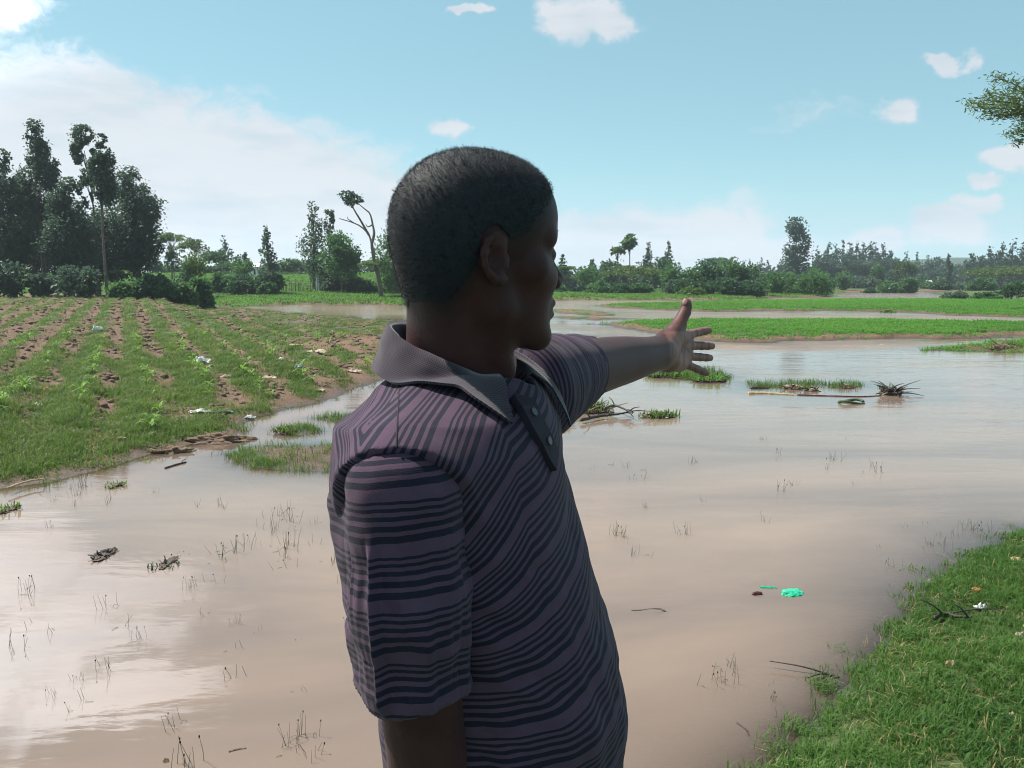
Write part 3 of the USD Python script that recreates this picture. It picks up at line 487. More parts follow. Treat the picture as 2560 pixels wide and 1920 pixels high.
# --- the far bank on the right
make_tree('fir_tree', 'conifer whose tip rises beside the eyes of the person', 'fir', 1188, 1242, 540, 640, 110, 'darkleaf', 100, 640, 1300)
make_tree('fir_tree', 'conifer left of the flat-topped tree on the far bank', 'fir', 1252, 1308, 552, 640, 112, 'darkleaf', 101, 640, 1300)
make_tree('round_tree', 'dark tree between the two conifers and the flat-topped tree', 'round', 1290, 1350, 552, 640, 110, 'darkleaf', 102, 585, 1200)
make_tree('acacia_tree', 'thin flat-topped tree beside the leafy ball on a stalk', 'umbrella', 1318, 1352, 529, 640, 118, 'acacia', 103, 552, 420)
make_tree('tufted_tree', 'slender tree carrying one ball of leaves above the far bank', 'euc', 1344, 1384, 505, 640, 116, 'midleaf', 104, 536, 750, trunk_r=0.12, size=0.4)
make_tree('round_tree', 'broad airy tree, pointed at the top, right of the ball-topped tree', 'cone', 1376, 1430, 517, 640, 114, 'greyleaf', 105, 580, 1300)
make_tree('slim_tree', 'slim upright tree next to the broad airy one', 'euc', 1430, 1460, 517, 640, 113, 'greyleaf', 106, 590, 800)
make_tree('round_tree', 'dark crown at the foot of the slim upright tree', 'round', 1396, 1470, 556, 640, 108, 'darkleaf', 107, 590, 1300)
make_tree('acacia_tree', 'wide green umbrella acacia on the far bank, beyond the arm', 'umbrella', 1304, 1434, 574, 646, 92, 'acacia', 108, 600, 2200)
make_tree('acacia_tree', 'tiered acacia bush right beside the nose', 'layers', 1190, 1252, 576, 646, 90, 'acacia', 109, 582, 1000)
make_tree('round_tree', 'leafy tree left of the umbrella acacia', 'round', 1238, 1312, 574, 646, 96, 'midleaf', 110, 590, 1400)
for k in range(12):
    a = 1186 + k * 25; make_tree('belt_tree', f'rounded tree, {ORD[k]} from the left in the belt along the far right shore', 'round', a - 22, a + 24, 562 + (k * 7 % 5) * 5, 646, 122 + (k * 5 % 4) * 3, ['darkleaf', 'midleaf', 'euc'][k % 3], 450 + k, 590, 700, group='belt of trees along the far right shore')
for k in range(9):
    a = 1630 + k * 24; make_tree('belt_tree', f'rounded tree, {ORD[k]} from the left in the low belt under the towering eucalyptus', 'round', a - 24, a + 26, 580 + (k * 7 % 5) * 4, 640, 130 + (k * 5 % 4) * 4, ['midleaf', 'darkleaf', 'midleaf'][k % 3], 470 + k, 600, 700, group='belt under the towering eucalyptus')
for k in range(7):
    a = 1196 + k * 33; make_tree('shore_bush', f'leafy shrub, {ORD[k]} from the left along the far right shore', 'bush', a - 20, a + 22, 606 + (k * 7 % 4) * 5, 647, 88 + k, ['midleaf', 'darkleaf', 'greyleaf'][k % 3], 490 + k, None, 500, cat='bush', group='shrubs of the far right shore')
BIG = [(1424, 1500, 566, 'midleaf', 'left dome of the great thicket, nearest the umbrella acacia'), (1462, 1540, 578, 'midleaf', 'low light dome of the great thicket behind the thumb'), (1490, 1570, 560, 'darkleaf', 'dark tall dome of the great thicket right of the thumb'), (1530, 1612, 556, 'midleaf', 'highest dome in the middle of the great thicket'), (1570, 1645, 562, 'darkleaf', 'right dome of the great thicket, sloping to the water'), (1448, 1530, 600, 'darkleaf', 'lower left front of the great thicket at the water'), (1520, 1600, 600, 'darkleaf', 'lower middle front of the great thicket at the water'), (1580, 1652, 606, 'darkleaf', 'lower right front of the great thicket at the water')]
for k, (a, b, tp, leaf, lab) in enumerate(BIG):
    make_tree('thicket_tree', lab, 'bush' if k > 4 else 'round', a, b, tp, 648, 84 - (k > 4) * 5 + k * 0.4, leaf, 120 + k, None if k > 4 else 585, 2300, cat='tree')
for k, (a, b, t0, yy, leaf, lab) in enumerate([(1188, 1222, 628, 82, 'darkleaf', 'dark shrub at the far shore right beside the lips'), (1266, 1330, 606, 84, 'midleaf', 'big pale-leaved shrub at the far shore left of the green gap'), (1320, 1360, 612, 83, 'darkleaf', 'dark shrub under the umbrella acacia at the far shore'), (1360, 1402, 610, 83, 'midleaf', 'light green shrub standing left of the bright grass gap'),
                                           (1436, 1480, 604, 82, 'greyleaf', 'grey-green shrub at the left foot of the great thicket'), (1468, 1522, 618, 79, 'brightleaf', 'bright little shrub right behind the thumb tip')]):
    make_tree('bush', lab, 'bush', a, b, t0, 648, yy, leaf, 140 + k, None, 1100, cat='bush', trunk_r=0.03)
make_tree('far_flat_tree', 'flat dark tree on the skyline behind the great thicket', 'umbrella', 1524, 1578, 555, 620, 240, 'euc', 150, 575, 700)
for k in range(12):
    a = 1570 + k * 13; make_tree('far_tree', f'far tree, {ORD[k]} from the left in the broken skyline row right of the thicket', 'euc', a, a + 22, 556 + (k * 7 % 5) * 3 + 8 * (k % 3 == 1), 622, 260 + k * 3, 'euc', 160 + k, 590, 300, group='far skyline trees right of the thicket')
for k in range(7):
    a = 1585 + k * 24; make_tree('far_tree', f'rounded far tree, {ORD[k]} from the left under the broken skyline row', 'round', a, a + 44, 584 + (k % 3) * 5, 626, 190 + k * 3, 'darkleaf' if k % 2 else 'midleaf', 180 + k, 604, 500, group='rounded far trees under the skyline row')
make_tree('eucalyptus_tree', 'tallest tree on the right, a towering eucalyptus with two crown lumps', 'euc', 1690, 1756, 470, 620, 165, 'euc', 190, None, 5200, droop=0.3, trunk_to=1722, lobes=[(-.5, 0, 12.3, 1.7, 1.7, 2.1), (.2, .3, 11.2, 1.7, 1.7, 1.6), (1.0, -.2, 8.9, 1.9, 1.8, 1.9), (-1.3, 0, 7.9, 1.3, 1.3, 1.2), (.6, .4, 6.6, 2.1, 2.0, 1.9), (-.6, -.3, 5.2, 2.1, 2.0, 1.7), (.9, 0, 4.0, 2.1, 2.0, 1.8), (-.5, .2, 2.4, 2.5, 2.3, 1.8), (.8, 0, 1.3, 2.4, 2.2, 1.4)])
make_tree('eucalyptus_tree', 'small ragged eucalyptus left of the towering one', 'euc', 1676, 1704, 560, 622, 168, 'euc', 191, 600, 500)
for k in range(11):
    a, tp = [(1768, 532), (1790, 522), (1806, 524), (1822, 519), (1838, 521), (1852, 519), (1866, 522), (1880, 523), (1894, 519), (1908, 524), (1924, 540)][k]
    make_tree('eucalyptus_tree', f'dark spired eucalyptus, {ORD[k]} from the left in the plantation row', 'euc', a - 17, a + 17, tp, 622, 200 + (k * 5 % 7) * 2, 'euc', 200 + k, 585, 900, group='plantation row of spired eucalyptus', trunk_r=0.2)
for k in range(8):
    a = 1766 + k * 22; make_tree('plantation_tree', f'lower dark tree, {ORD[k]} from the left in front of the plantation row', 'round', a - 22, a + 24, 548 + (k % 3) * 8, 624, 188 + k, 'euc', 215 + k, 590, 700, group='lower trees in front of the plantation row')
for k in range(4):
    a = 1960 + k * 22; make_tree('far_tree', f'small spired tree, {ORD[k]} from the left, right of the plantation row', 'euc', a - 10, a + 10, [542, 545, 552, 556][k], 622, 260 + k * 5, 'euc', 230 + k, 590, 320, group='small spired trees right of the plantation')
for k in range(16):
    a = 1930 + k * 19; make_tree('forest_tree', f'dark rounded tree, {ORD[k]} from the left in the far right forest', 'round', a - 24, a + 24, 556 + (k * 7 % 5) * 4, 624, 225 + (k * 11 % 5) * 6, 'euc' if k % 3 else 'darkleaf', 240 + k, 600, 600, group='dark forest trees on the far right bank')
for k in range(14):
    a = 1930 + k * 22; make_tree('forest_tree', f'mid-height tree, {ORD[k]} from the left in front of the far right forest', 'round', a - 20, a + 20, 580 + (k * 5 % 4) * 4, 626, 190 + (k * 7 % 5) * 4, 'darkleaf' if k % 2 else 'euc', 260 + k, 604, 420, group='front trees of the far right forest')
make_tree('pale_tree', 'rounded paler tree left of the pair in front of the forest', 'round', 1880, 1916, 566, 625, 160, 'midleaf', 280, 585, 700)
make_tree('pale_tree', 'domed pale-green tree standing out from the dark forest', 'umbrella', 1934, 1980, 563, 626, 158, 'acacia', 281, 600, 800)
for k, (a, tp) in enumerate([(2050, 548), (2100, 546), (2120, 552), (2142, 530), (2166, 520), (2190, 514), (2212, 524), (2236, 520)]):
    make_tree('eucalyptus_tree', f'tall forest tree, {ORD[k]} from the left at the right end of the skyline', 'euc', a - (9 if k == 0 else 20), a + (9 if k == 0 else 20), tp, 622, 185 + k * 2, 'euc', 290 + k, 580, 800, group='tall trees at the right end of the skyline')
make_tree('acacia_tree', 'broad olive umbrella acacia at the right edge of the picture', 'umbrella', 2084, 2236, 573, 632, 130, 'acacia', 300, 600, 2600, trunk_to=2165, trunk_r=0.3)
make_tree('bamboo_clump', 'feathery bamboo-like clump standing in the flood, left part', 'bamboo', 1640, 1722, 578, 641, 92, 'bamboo', 301, None, 3200, cat='bamboo', trunk_r=0.05)
make_tree('bamboo_clump', 'feathery bamboo-like clump standing in the flood, right part', 'bamboo', 1706, 1804, 576, 641, 91, 'bamboo', 302, None, 3600, cat='bamboo', trunk_r=0.05)
for k, (a, b, t0, bb, yy, leaf, lab) in enumerate([(1800, 1870, 597, 622, 150, 'greyleaf', 'brownish scrub bush left of the shed'), (1840, 1900, 596, 622, 152, 'greyleaf', 'brownish scrub bush behind the shed'), (1896, 1950, 602, 633, 118, 'midleaf', 'green bush right of the shed at the river'), (1940, 1985, 600, 633, 118, 'midleaf', 'second green bush right of the shed at the river'), (1864, 1892, 622, 634, 116, 'darkleaf', 'low dark bush at the water below the shed'),
                                             (2012, 2054, 606, 626, 140, 'darkleaf', 'low bush on the far bank before the umbrella acacia'), (2092, 2150, 600, 624, 122, 'midleaf', 'round bush left under the broad umbrella acacia'), (2164, 2240, 604, 649, 66, 'darkleaf', 'dark green bush at the right edge on the crop strip'), (2040, 2090, 630, 650, 66, 'greyleaf', 'brownish low shrub on the crop strip, left one'), (2100, 2160, 632, 650, 66, 'midleaf', 'low shrub on the crop strip beside the dark green bush'),
                                             (1903, 1936, 673, 692, 44, 'brightleaf', 'single small green bush between the two crop strips'), (2178, 2225, 668, 700, 43, 'midleaf', 'ragged small bush at the right edge of the near crop strip')]):
    make_tree('bush', lab, 'bush', a, b, t0, bb, yy, leaf, 310 + k, None, 900, cat='bush', trunk_r=0.03)
for k in range(10):
    a = 1985 + k * 24; make_tree('bush', f'low grey-green scrub bush, {ORD[k]} from the left at the far forest foot', 'bush', a, a + 34, 608 + (k % 3) * 3, 626, 150 + k, 'greyleaf' if k % 2 else 'midleaf', 330 + k, None, 260, cat='bush', group='scrub along the foot of the far forest')
# the tree that reaches in from the right
Y0 = 15.0; c0 = at(2330, 240, Y0); tx = c0[0] + 1.6; zb = hz(tx, Y0) - 0.05
t = thing('overhanging_tree', 'tree standing right of the picture, feathery branch tips reaching in', 'tree', (tx, Y0, zb)); rng = np.random.default_rng(401)
def rel(a, b, dy=0.0): return at(a, b, Y0 + dy) - np.array([tx, Y0, zb])
parts = [tube(bezier([(0, 0, -.1), (-.1, .1, 1.4), (-.5, 0, 2.6), rel(2330, 260)], 6), np.linspace(.17, .06, 19), 8)]; leafs = []
tips = [(2150, 165), (2125, 215), (2092, 222), (2098, 232), (2140, 200), (2165, 245), (2130, 250), (2185, 190), (2205, 265), (2180, 290), (2190, 310), (2230, 170), (2240, 210), (2225, 240), (2260, 150), (2300, 120), (2260, 280), (2300, 200), (2350, 130), (2380, 190), (2300, 300), (2400, 260)]
for q, (a, b) in enumerate(tips):
    e = rel(a, b, rng.uniform(-.5, .5)); s = rel(2330, 262); mid = s * .45 + e * .55 + np.array([0, 0, .06])
    p = bezier([s, mid, e], 10); parts.append(tube(p, np.linspace(.022, .005, len(p)), 5)); tail = p[int(len(p) * .30):]
    for rep in range(300):
        h = tail[rng.integers(len(tail))]; leafs.append(h + rng.normal(size=3) * np.array([.075, .12, .05]))
leafs = np.array(leafs); dd = rng.normal(size=leafs.shape) + np.array([-1.4, 0, .2])
obj('trunk', join(parts), M['bark'], t, smooth=True); obj('crown', cards(leafs, dd, .095, .022, rng), M['acacia'], t)

# --- built things far off
def shed(name, label, cat, x0, x1, yt, yb, y, wall, roof, posts=False):
    m = px(y); a = at((x0 + x1) / 2, yb, y); w = (x1 - x0) * m; H = (yb - yt) * m; z = hz(a[0], y); base = min(z, a[2]); top = at(x0, yt, y)[2]; hgt = top - z
    t = thing(name, label, cat, (a[0], y, z)); rh = 0.32 * hgt
    wl_ = trimesh.creation.box([w * .92, w * .6, hgt - rh], transform=trimesh.transformations.translation_matrix([0, w * .4, (hgt - rh) / 2])); obj('wall', wl_, M[wall], t)
    prof = Polygon([(-.36 * w, 0), (0, rh), (.36 * w, 0), (.36 * w, -.05), (0, rh - .06), (-.36 * w, -.05)]); rf = trimesh.creation.extrude_polygon(prof, w * 1.04, engine='earcut')
    rf.apply_transform(trimesh.transformations.rotation_matrix(math.pi / 2, [1, 0, 0])); rf.apply_transform(trimesh.transformations.rotation_matrix(math.pi / 2, [0, 0, 1])); rf.apply_translation([-w * .52, w * .4, hgt - rh + .052])
    b = rf.bounds; rf.apply_translation([-(b[0][0] + b[1][0]) / 2, 0, 0]); obj('roof', rf, M[roof], t)
    dr = trimesh.creation.box([w * .14, .06, (hgt - rh) * .8], transform=trimesh.transformations.translation_matrix([w * .1, w * .1 - .035, (hgt - rh) * .4])); obj('door', dr, M['dark_wood'], t)
    return t
shed('shed', 'low shed with a pale iron roof on the far right bank', 'shed', 1862, 1894, 612.5, 624, 150, 'wood', 'roof_sheet')
shed('house', 'white-roofed house glimpsed left of the cone-shaped tree', 'house', 534, 560, 569, 600, 100, 'white_wall', 'roof_sheet')
shed('house', 'tiny pale house right of the big forest bush, far bank', 'house', 2002, 2014, 606, 622, 180, 'white_wall', 'roof_sheet')
p = at(687, 632, 74); t = thing('gate_pillar', 'white gate pillar at the right end of the fence', 'pillar', (p[0], 74, hz(p[0], 74) - .05)); hgt = 1.5
obj('shaft', trimesh.creation.box([.26, .26, hgt], transform=trimesh.transformations.translation_matrix([0, 0, hgt / 2])), M['white_wall'], t); obj('cap', trimesh.creation.box([.34, .34, .06], transform=trimesh.transformations.translation_matrix([0, 0, hgt + .04])), M['white_wall'], t)
rng = np.random.default_rng(9); t = thing('stick_fence', 'fence of thin crooked sticks along the yellow meadow', 'fence', (0, 0, 0))
prevp = None
for k in range(26):
    p = at(608 + k * 3.1, 634, 72.5); z = hz(p[0], 72.5); hh_ = rng.uniform(0.7, 1.1) if k % 5 else rng.uniform(1.2, 1.7); l = rng.normal() * .08
    obj('post', tube([(p[0], 72.5, z - .1), (p[0] + l, 72.5, z + hh_ * .5), (p[0] + l * .4, 72.5, z + hh_)], [.03, .025, .02], 5), M['wood'], t)
a, b = at(606, 634, 72.5), at(688, 634, 72.5)
for f in (.45, .9): obj('wire', tube([(a[0], 72.56, hz(a[0], 72.5) + f), ((a[0] + b[0]) / 2, 72.56, hz(0.5 * (a[0] + b[0]), 72.5) + f - .04), (b[0], 72.56, hz(b[0], 72.5) + f)], .012, 4), M['dark_wood'], t)
# ------------------------------------------------------------------ the person: smooth solids, meshed as one surface
def rc(p, a, b, ra, rb):
    a, b = np.asarray(a, float), np.asarray(b, float); ab = b - a; t = np.clip(((p - a) @ ab) / (ab @ ab), 0, 1)
    return np.linalg.norm(p - a - t[:, None] * ab, axis=1) - (ra + t * (rb - ra))
def el(p, c, r, R=None):
    q = p - np.asarray(c, float)
    if R is not None: q = q @ R
    q = q / np.asarray(r, float); k0 = np.linalg.norm(q, axis=1); k1 = np.linalg.norm(q / np.asarray(r, float), axis=1) + 1e-9; return k0 * (k0 - 1) / k1
def sm(a, b, k): h = np.clip(0.5 + 0.5 * (b - a) / k, 0, 1); return b * (1 - h) + a * h - k * h * (1 - h)
def smn(ds, k):
    out = ds[0]
    for d in ds[1:]: out = sm(out, d, k)
    return out
def cut(a, b, k): return -sm(-a, b, k)                         # a without b
def within(p, f, lo, hi, pad=0.05):
    """f inside a box, a safe lower bound outside it"""
    lo, hi = np.asarray(lo) - pad, np.asarray(hi) + pad; d = np.linalg.norm(np.maximum(np.maximum(lo - p, p - hi), 0), axis=1); out = d + pad; k = d <= 0
    if k.any(): out[k] = f(p[k])
    return out
def surface(f, lo, hi, h, B=8):
    """surface nets over the blocks that the surface passes through, vertices pulled onto it"""
    lo, hi = np.asarray(lo, float), np.asarray(hi, float); nb = np.ceil((hi - lo) / (h * B)).astype(int) + 1; S = h * B
    I = np.stack(np.meshgrid(*[np.arange(k) for k in nb], indexing='ij'), -1).reshape(-1, 3)
    I = I[np.abs(f(lo + (I + 0.5) * S)) < S * 1.25]
    g = np.stack(np.meshgrid(*[np.arange(B + 1)] * 3, indexing='ij'), -1).reshape(-1, 3); V = np.empty((len(I), (B + 1) ** 3), np.float32)
    for s in range(0, len(I), 400):
        P = lo + (I[s:s + 400, None] * B + g[None]) * h; V[s:s + 400] = f(P.reshape(-1, 3)).reshape(P.shape[:2])
    V = V.reshape(-1, B + 1, B + 1, B + 1); N = nb * B + 2; acc, cnt = {}, {}
    neg = V < 0; corners = np.zeros((len(I), B, B, B), int)
    for a, b, c in np.ndindex(2, 2, 2): corners += neg[:, a:a + B, b:b + B, c:c + B]
    bi, x, y, z = np.nonzero((corners > 0) & (corners < 8)); cell = I[bi] * B + np.stack([x, y, z], 1); key = (cell[:, 0] * N[1] + cell[:, 1]) * N[2] + cell[:, 2]
    pos, m = np.zeros((len(bi), 3)), np.zeros(len(bi))
    for ax in range(3):
        for a, b in np.ndindex(2, 2):
            o = [a, b]; o.insert(ax, 0); o2 = list(o); o2[ax] = 1
            v0, v1 = V[bi, x + o[0], y + o[1], z + o[2]], V[bi, x + o2[0], y + o2[1], z + o2[2]]; k = (v0 < 0) != (v1 < 0); t = np.where(k, v0 / np.where(k, v0 - v1, 1), 0)
            q = np.tile(np.array(o, float), (len(bi), 1)); q[:, ax] += t; pos[k] += q[k]; m[k] += 1
    v = lo + (cell + pos / m[:, None]) * h; order = np.argsort(key); skey = key[order]; faces = []
    for ax in range(3):
        sl0 = [slice(None)] + [slice(0, B)] * 3; sl1 = list(sl0); sl1[ax + 1] = slice(1, B + 1); n0, n1 = neg[tuple(sl0)], neg[tuple(sl1)]
        bi, x, y, z = np.nonzero(n0 != n1); c = I[bi] * B + np.stack([x, y, z], 1); flip = n0[bi, x, y, z]; u, w = (ax + 1) % 3, (ax + 2) % 3; ids = []
        for du, dw in ((0, 0), (-1, 0), (-1, -1), (0, -1)):
            e = c.copy(); e[:, u] += du; e[:, w] += dw; k = (e[:, 0] * N[1] + e[:, 1]) * N[2] + e[:, 2]; s = np.clip(np.searchsorted(skey, k), 0, len(skey) - 1); ids.append(np.where(skey[s] == k, order[s], -1))
        q = np.stack(ids, 1); ok = (q >= 0).all(1); q, fl = q[ok], flip[ok]; q[~fl] = q[~fl][:, ::-1]; faces.append(q)
    q = np.vstack(faces)
    for _ in range(2):
        d = f(v); gr = np.stack([(f(v + np.eye(3)[k] * h * 0.25) - d) / (h * 0.25) for k in range(3)], 1); v = v - gr * np.clip(d / ((gr ** 2).sum(1) + 1e-6), -h * 0.6, h * 0.6)[:, None]
    return v, np.vstack([q[:, [0, 1, 2]], q[:, [0, 2, 3]]])
def normals(v, f):
    n = np.zeros_like(v); c = np.cross(v[f[:, 1]] - v[f[:, 0]], v[f[:, 2]] - v[f[:, 0]])
    for k in range(3):
        for a in range(3): n[:, a] += np.bincount(f[:, k], c[:, a], len(v))
    return n / (np.linalg.norm(n, axis=1, keepdims=True) + 1e-12)
from scipy.sparse import coo_matrix
def relax(v, f, it=2, lam=0.5):
    e = np.vstack([f[:, [0, 1]], f[:, [1, 2]], f[:, [2, 0]]]); e = np.vstack([e, e[:, ::-1]]); A = coo_matrix((np.ones(len(e)), (e[:, 0], e[:, 1])), shape=(len(v),) * 2).tocsr(); deg = np.maximum(np.asarray(A.sum(1)), 1)
    for _ in range(it):
        for l in (lam, -lam * 1.03): v = v + l * (A @ v / deg - v)
    return v

# head frame: forward, left, up, from between the ears
HO = at(1026, 560, 0.95); HY = math.radians(25); HR = np.array([[math.cos(HY), -math.sin(HY), 0], [math.sin(HY), math.cos(HY), 0], [0, 0, 1]])
hw = lambda f_, l_, z_: HO + HR @ np.array([f_, l_, z_])
def head_sdf(p):
    q = (p - HO) @ HR; q2 = q.copy(); q2[:, 1] = np.abs(q2[:, 1])
    d = el(q, (-0.004, 0, 0.040), (0.094, 0.077, 0.083)); d = sm(d, el(q, (-0.034, 0, 0.010), (0.056, 0.067, 0.068)), 0.02)
    d = sm(d, el(q, (0.036, 0, 0.050), (0.060, 0.066, 0.058)), 0.025)
    d = sm(d, el(q, (0.046, 0, -0.030), (0.048, 0.058, 0.068)), 0.025)
    jaw = smn([rc(q2, (0.006, 0.051, -0.020), (0.014, 0.049, -0.056), 0.012, 0.0115), rc(q2, (0.014, 0.049, -0.056), (0.072, 0.018, -0.091), 0.0115, 0.014), rc(q2, (0.074, 0.0, -0.090), (0.072, 0.018, -0.090), 0.0155, 0.014), el(q, (0.040, 0, -0.068), (0.045, 0.046, 0.030))], 0.016); d = sm(d, jaw, 0.016)
    d = sm(d, rc(q2, (0.052, 0.055, -0.012), (0.072, 0.036, -0.020), 0.015, 0.014), 0.018)           # cheekbones
    d = sm(d, rc(q2, (0.084, 0.010, 0.026), (0.070, 0.046, 0.024), 0.0125, 0.011), 0.012)            # brows
    d = cut(d, el(q2, (0.094, 0.034, 0.006), (0.017, 0.017, 0.012)), 0.010)                          # sockets
    d = sm(d, el(q2, (0.075, 0.033, 0.005), (0.0125, 0.0135, 0.0125)), 0.004)                        # lids
    d = sm(d, rc(q, (0.088, 0, 0.012), (0.103, 0, -0.020), 0.0075, 0.010), 0.010)                    # nose
    d = sm(d, el(q, (0.1045, 0, -0.0245), (0.0105, 0.011, 0.0095)), 0.007); d = sm(d, el(q2, (0.0945, 0.0155, -0.0275), (0.0115, 0.0085, 0.0085)), 0.006)
    d = cut(d, el(q2, (0.0985, 0.0075, -0.0375), (0.006, 0.0035, 0.004)), 0.003)
    d = sm(d, el(q, (0.080, 0, -0.056), (0.018, 0.027, 0.021)), 0.010)                               # mouth
    d = sm(d, el(q, (0.0915, 0, -0.0515), (0.0105, 0.023, 0.0065)), 0.004); d = sm(d, el(q, (0.0900, 0, -0.0655), (0.0105, 0.020, 0.0072)), 0.004)
    d = cut(d, el(q, (0.1010, 0, -0.0585), (0.0100, 0.024, 0.0014)), 0.003)
    d = sm(d, el(q, (0.076, 0, -0.091), (0.0125, 0.018, 0.0125)), 0.010)                             # chin
    d = sm(d, sm(rc(p, hw(-0.026, 0, -0.02), NB, 0.054, 0.061), rc(q2, (-0.01, 0.048, -0.035), (0.03, 0.02, -0.13), 0.012, 0.012), 0.02), 0.022)
    return d
EC = lambda x, y, Y: at((850 + x / 2.44) / 1.1573, (320 + y / 2.44) / 1.1573, Y)
NB = at(985, 800, 0.968)
def ear_sdf(p, mirror=False):
    if mirror:
        q = (p - HO) @ HR; q[:, 1] *= -1; p = HO + q @ HR.T
    ch = [(1000, 745, .8835), (985, 672, .882), (945, 645, .8775), (900, 685, .870), (876, 760, .866), (886, 838, .868), (922, 900, .873), (968, 930, .8775), (1000, 918, .881)]
    rr_ = [.0030, .0038, .0042, .0040, .0036, .0036, .0042, .0062, .0050]
    pts = [EC(*c) for c in ch]; d = smn([rc(p, pts[k], pts[k + 1], rr_[k], rr_[k + 1]) for k in range(len(pts) - 1)], 0.003)
    slab = el(p, EC(945, 790, .8795), (0.0135, 0.0055, 0.026), np.array([[0.985, 0.17, 0], [-0.17, 0.985, 0], [0, 0, 1.0]]).T); d = sm(d, slab, 0.003)
    d = sm(d, smn([rc(p, EC(958, 700, .8765), EC(922, 765, .8715), .0036, .0040), rc(p, EC(922, 765, .8715), EC(940, 850, .8735), .0040, .0042), rc(p, EC(940, 850, .8735), EC(975, 875, .878), .0042, .0038)], .003), .003)
    d = sm(d, rc(p, EC(1004, 800, .8825), EC(1002, 838, .882), .0050, .0050), .004)
    d = cut(d, el(p, EC(968, 800, .8715), (0.0105, 0.0085, 0.014)), .004); return d
# torso: sections with centre, half depth, half width, turn
SEC = [(860, 940, 0.950, .100, .155, -14), (930, 974, 0.945, .109, .176, -13), (1010, 984, 0.942, .124, .180, -12), (1100, 1000, 0.938, .130, .180, -10), (1200, 1020, 0.936, .136, .174, -8), (1300, 1044, 0.935, .142, .170, -6), (1400, 1070, 0.935, .145, .168, -5), (1500, 1086, 0.935, .146, .167, -4), (1659, 1094, 0.935, .142, .168, -3), (1900, 1080, 0.935, .132, .172, -3), (2050, 1070, .935, .126, .172, -3)]
_zs = np.array([at(c, v, y)[2] for v, c, y, *_ in SEC])[::-1]; _cx = np.array([at(c, v, y)[0] for v, c, y, *_ in SEC])[::-1]; _cy = np.array([y for _, _, y, *_ in SEC])[::-1]
_a, _b, _yw = (np.array([s[k] for s in SEC])[::-1] for k in (3, 4, 5))
def torso_frame(p):
    z = p[:, 2]; yw = np.radians(np.interp(z, _zs, _yw)); dx, dy = p[:, 0] - np.interp(z, _zs, _cx), p[:, 1] - np.interp(z, _zs, _cy)
    return dx * np.cos(yw) + dy * np.sin(yw), -dx * np.sin(yw) + dy * np.cos(yw)
SHL = at(1160, 815, 1.13); SHR = at(872, 1085, .765); SHR[2] = at(857, 972, .735)[2] - .049
ARMN = np.array([-.05, -.76, -.62]); ARMN /= np.linalg.norm(ARMN); ARMP = SHR + np.array([0, -.034, .049])
def torso_sdf(p, off=0.0):
    f_, l_ = torso_frame(p); z = p[:, 2]; a, b = np.interp(z, _zs, _a) + off, np.interp(z, _zs, _b) + off; e = 2.15
    k = (np.abs(f_ / a) ** e + np.abs(l_ / b) ** e) ** (1 / e); d = (k - 1) * np.minimum(a, b) * 0.95
    d = np.maximum(d, z - at(900, 900, .95)[2] - off)
    sh = smn([rc(p, at(1010, 885, .99), SHL, .060 + off, .058 + off), rc(p, at(893, 930, .94), at(856, 1060, .83), .058 + off, .050 + off), rc(p, at(1075, 905, .96), at(1108, 918, 1.03), .058 + off, .052 + off), rc(p, at(1040, 935, .90), at(975, 1030, .83), .055 + off, .05 + off)], 0.04)
    near = np.maximum(rc(p, at(950, 915, .955), SHR, .066 + off, .0605 + off), (p - ARMP) @ ARMN); sh = sm(sh, near, .03)
    return sm(d, sh, 0.04)
# right arm hanging, left arm reaching into the scene
ELR = at(930, 1690, 0.785); WRR = ELR + np.array([0.055, 0.012, -0.250])
ELL, WRL = at(1318, 782, 1.38), at(1432, 760, 1.585)
C = lambda x, y, Y: at((1600 + x / 6.636) / 1.1573, (720 + y / 6.636) / 1.1573, Y)
def chain(p, pts, k=5):
    """one limb along a smooth line with a smoothly changing radius"""
    q = bezier(np.asarray(pts, float), k); d = np.full(len(p), 1e9)
    for a, b in zip(q[:-1], q[1:]): d = np.minimum(d, rc(p, a[:3], b[:3], a[3], b[3]))
    return d
P4 = lambda v, r: (*v, r)
def left_arm(p):
    d = chain(p, [P4(SHL, .058), P4(at(1240, 802, 1.25), .049), P4(at(1312, 785, 1.375), .0455), P4(at(1358, 776, 1.455), .0415), P4(at(1400, 768, 1.53), .0350), P4(at(1432, 761, 1.585), .0290), P4(C(430, 1060, 1.615), .0255)], 5)
    d = sm(d, rc(p, at(1385, 768, 1.515), C(430, 950, 1.612), .026, .0225), .012); return sm(d, rc(p, at(1385, 772, 1.515), C(430, 1190, 1.612), .026, .0215), .012)
PALM = [((430, 900, 1.615), .0215, (800, 800, 1.70), .0125), ((430, 1010, 1.615), .0200, (815, 955, 1.705), .0122), ((430, 1120, 1.612), .0200, (805, 1130, 1.705), .0115), ((430, 1210, 1.612), .0195, (760, 1262, 1.692), .0110), ((510, 1225, 1.620), .0205, (660, 1270, 1.660), .0150),
        ((470, 870, 1.612), .0230, (650, 640, 1.642), .0145), ((560, 820, 1.625), .0185, (735, 775, 1.682), .0120)]
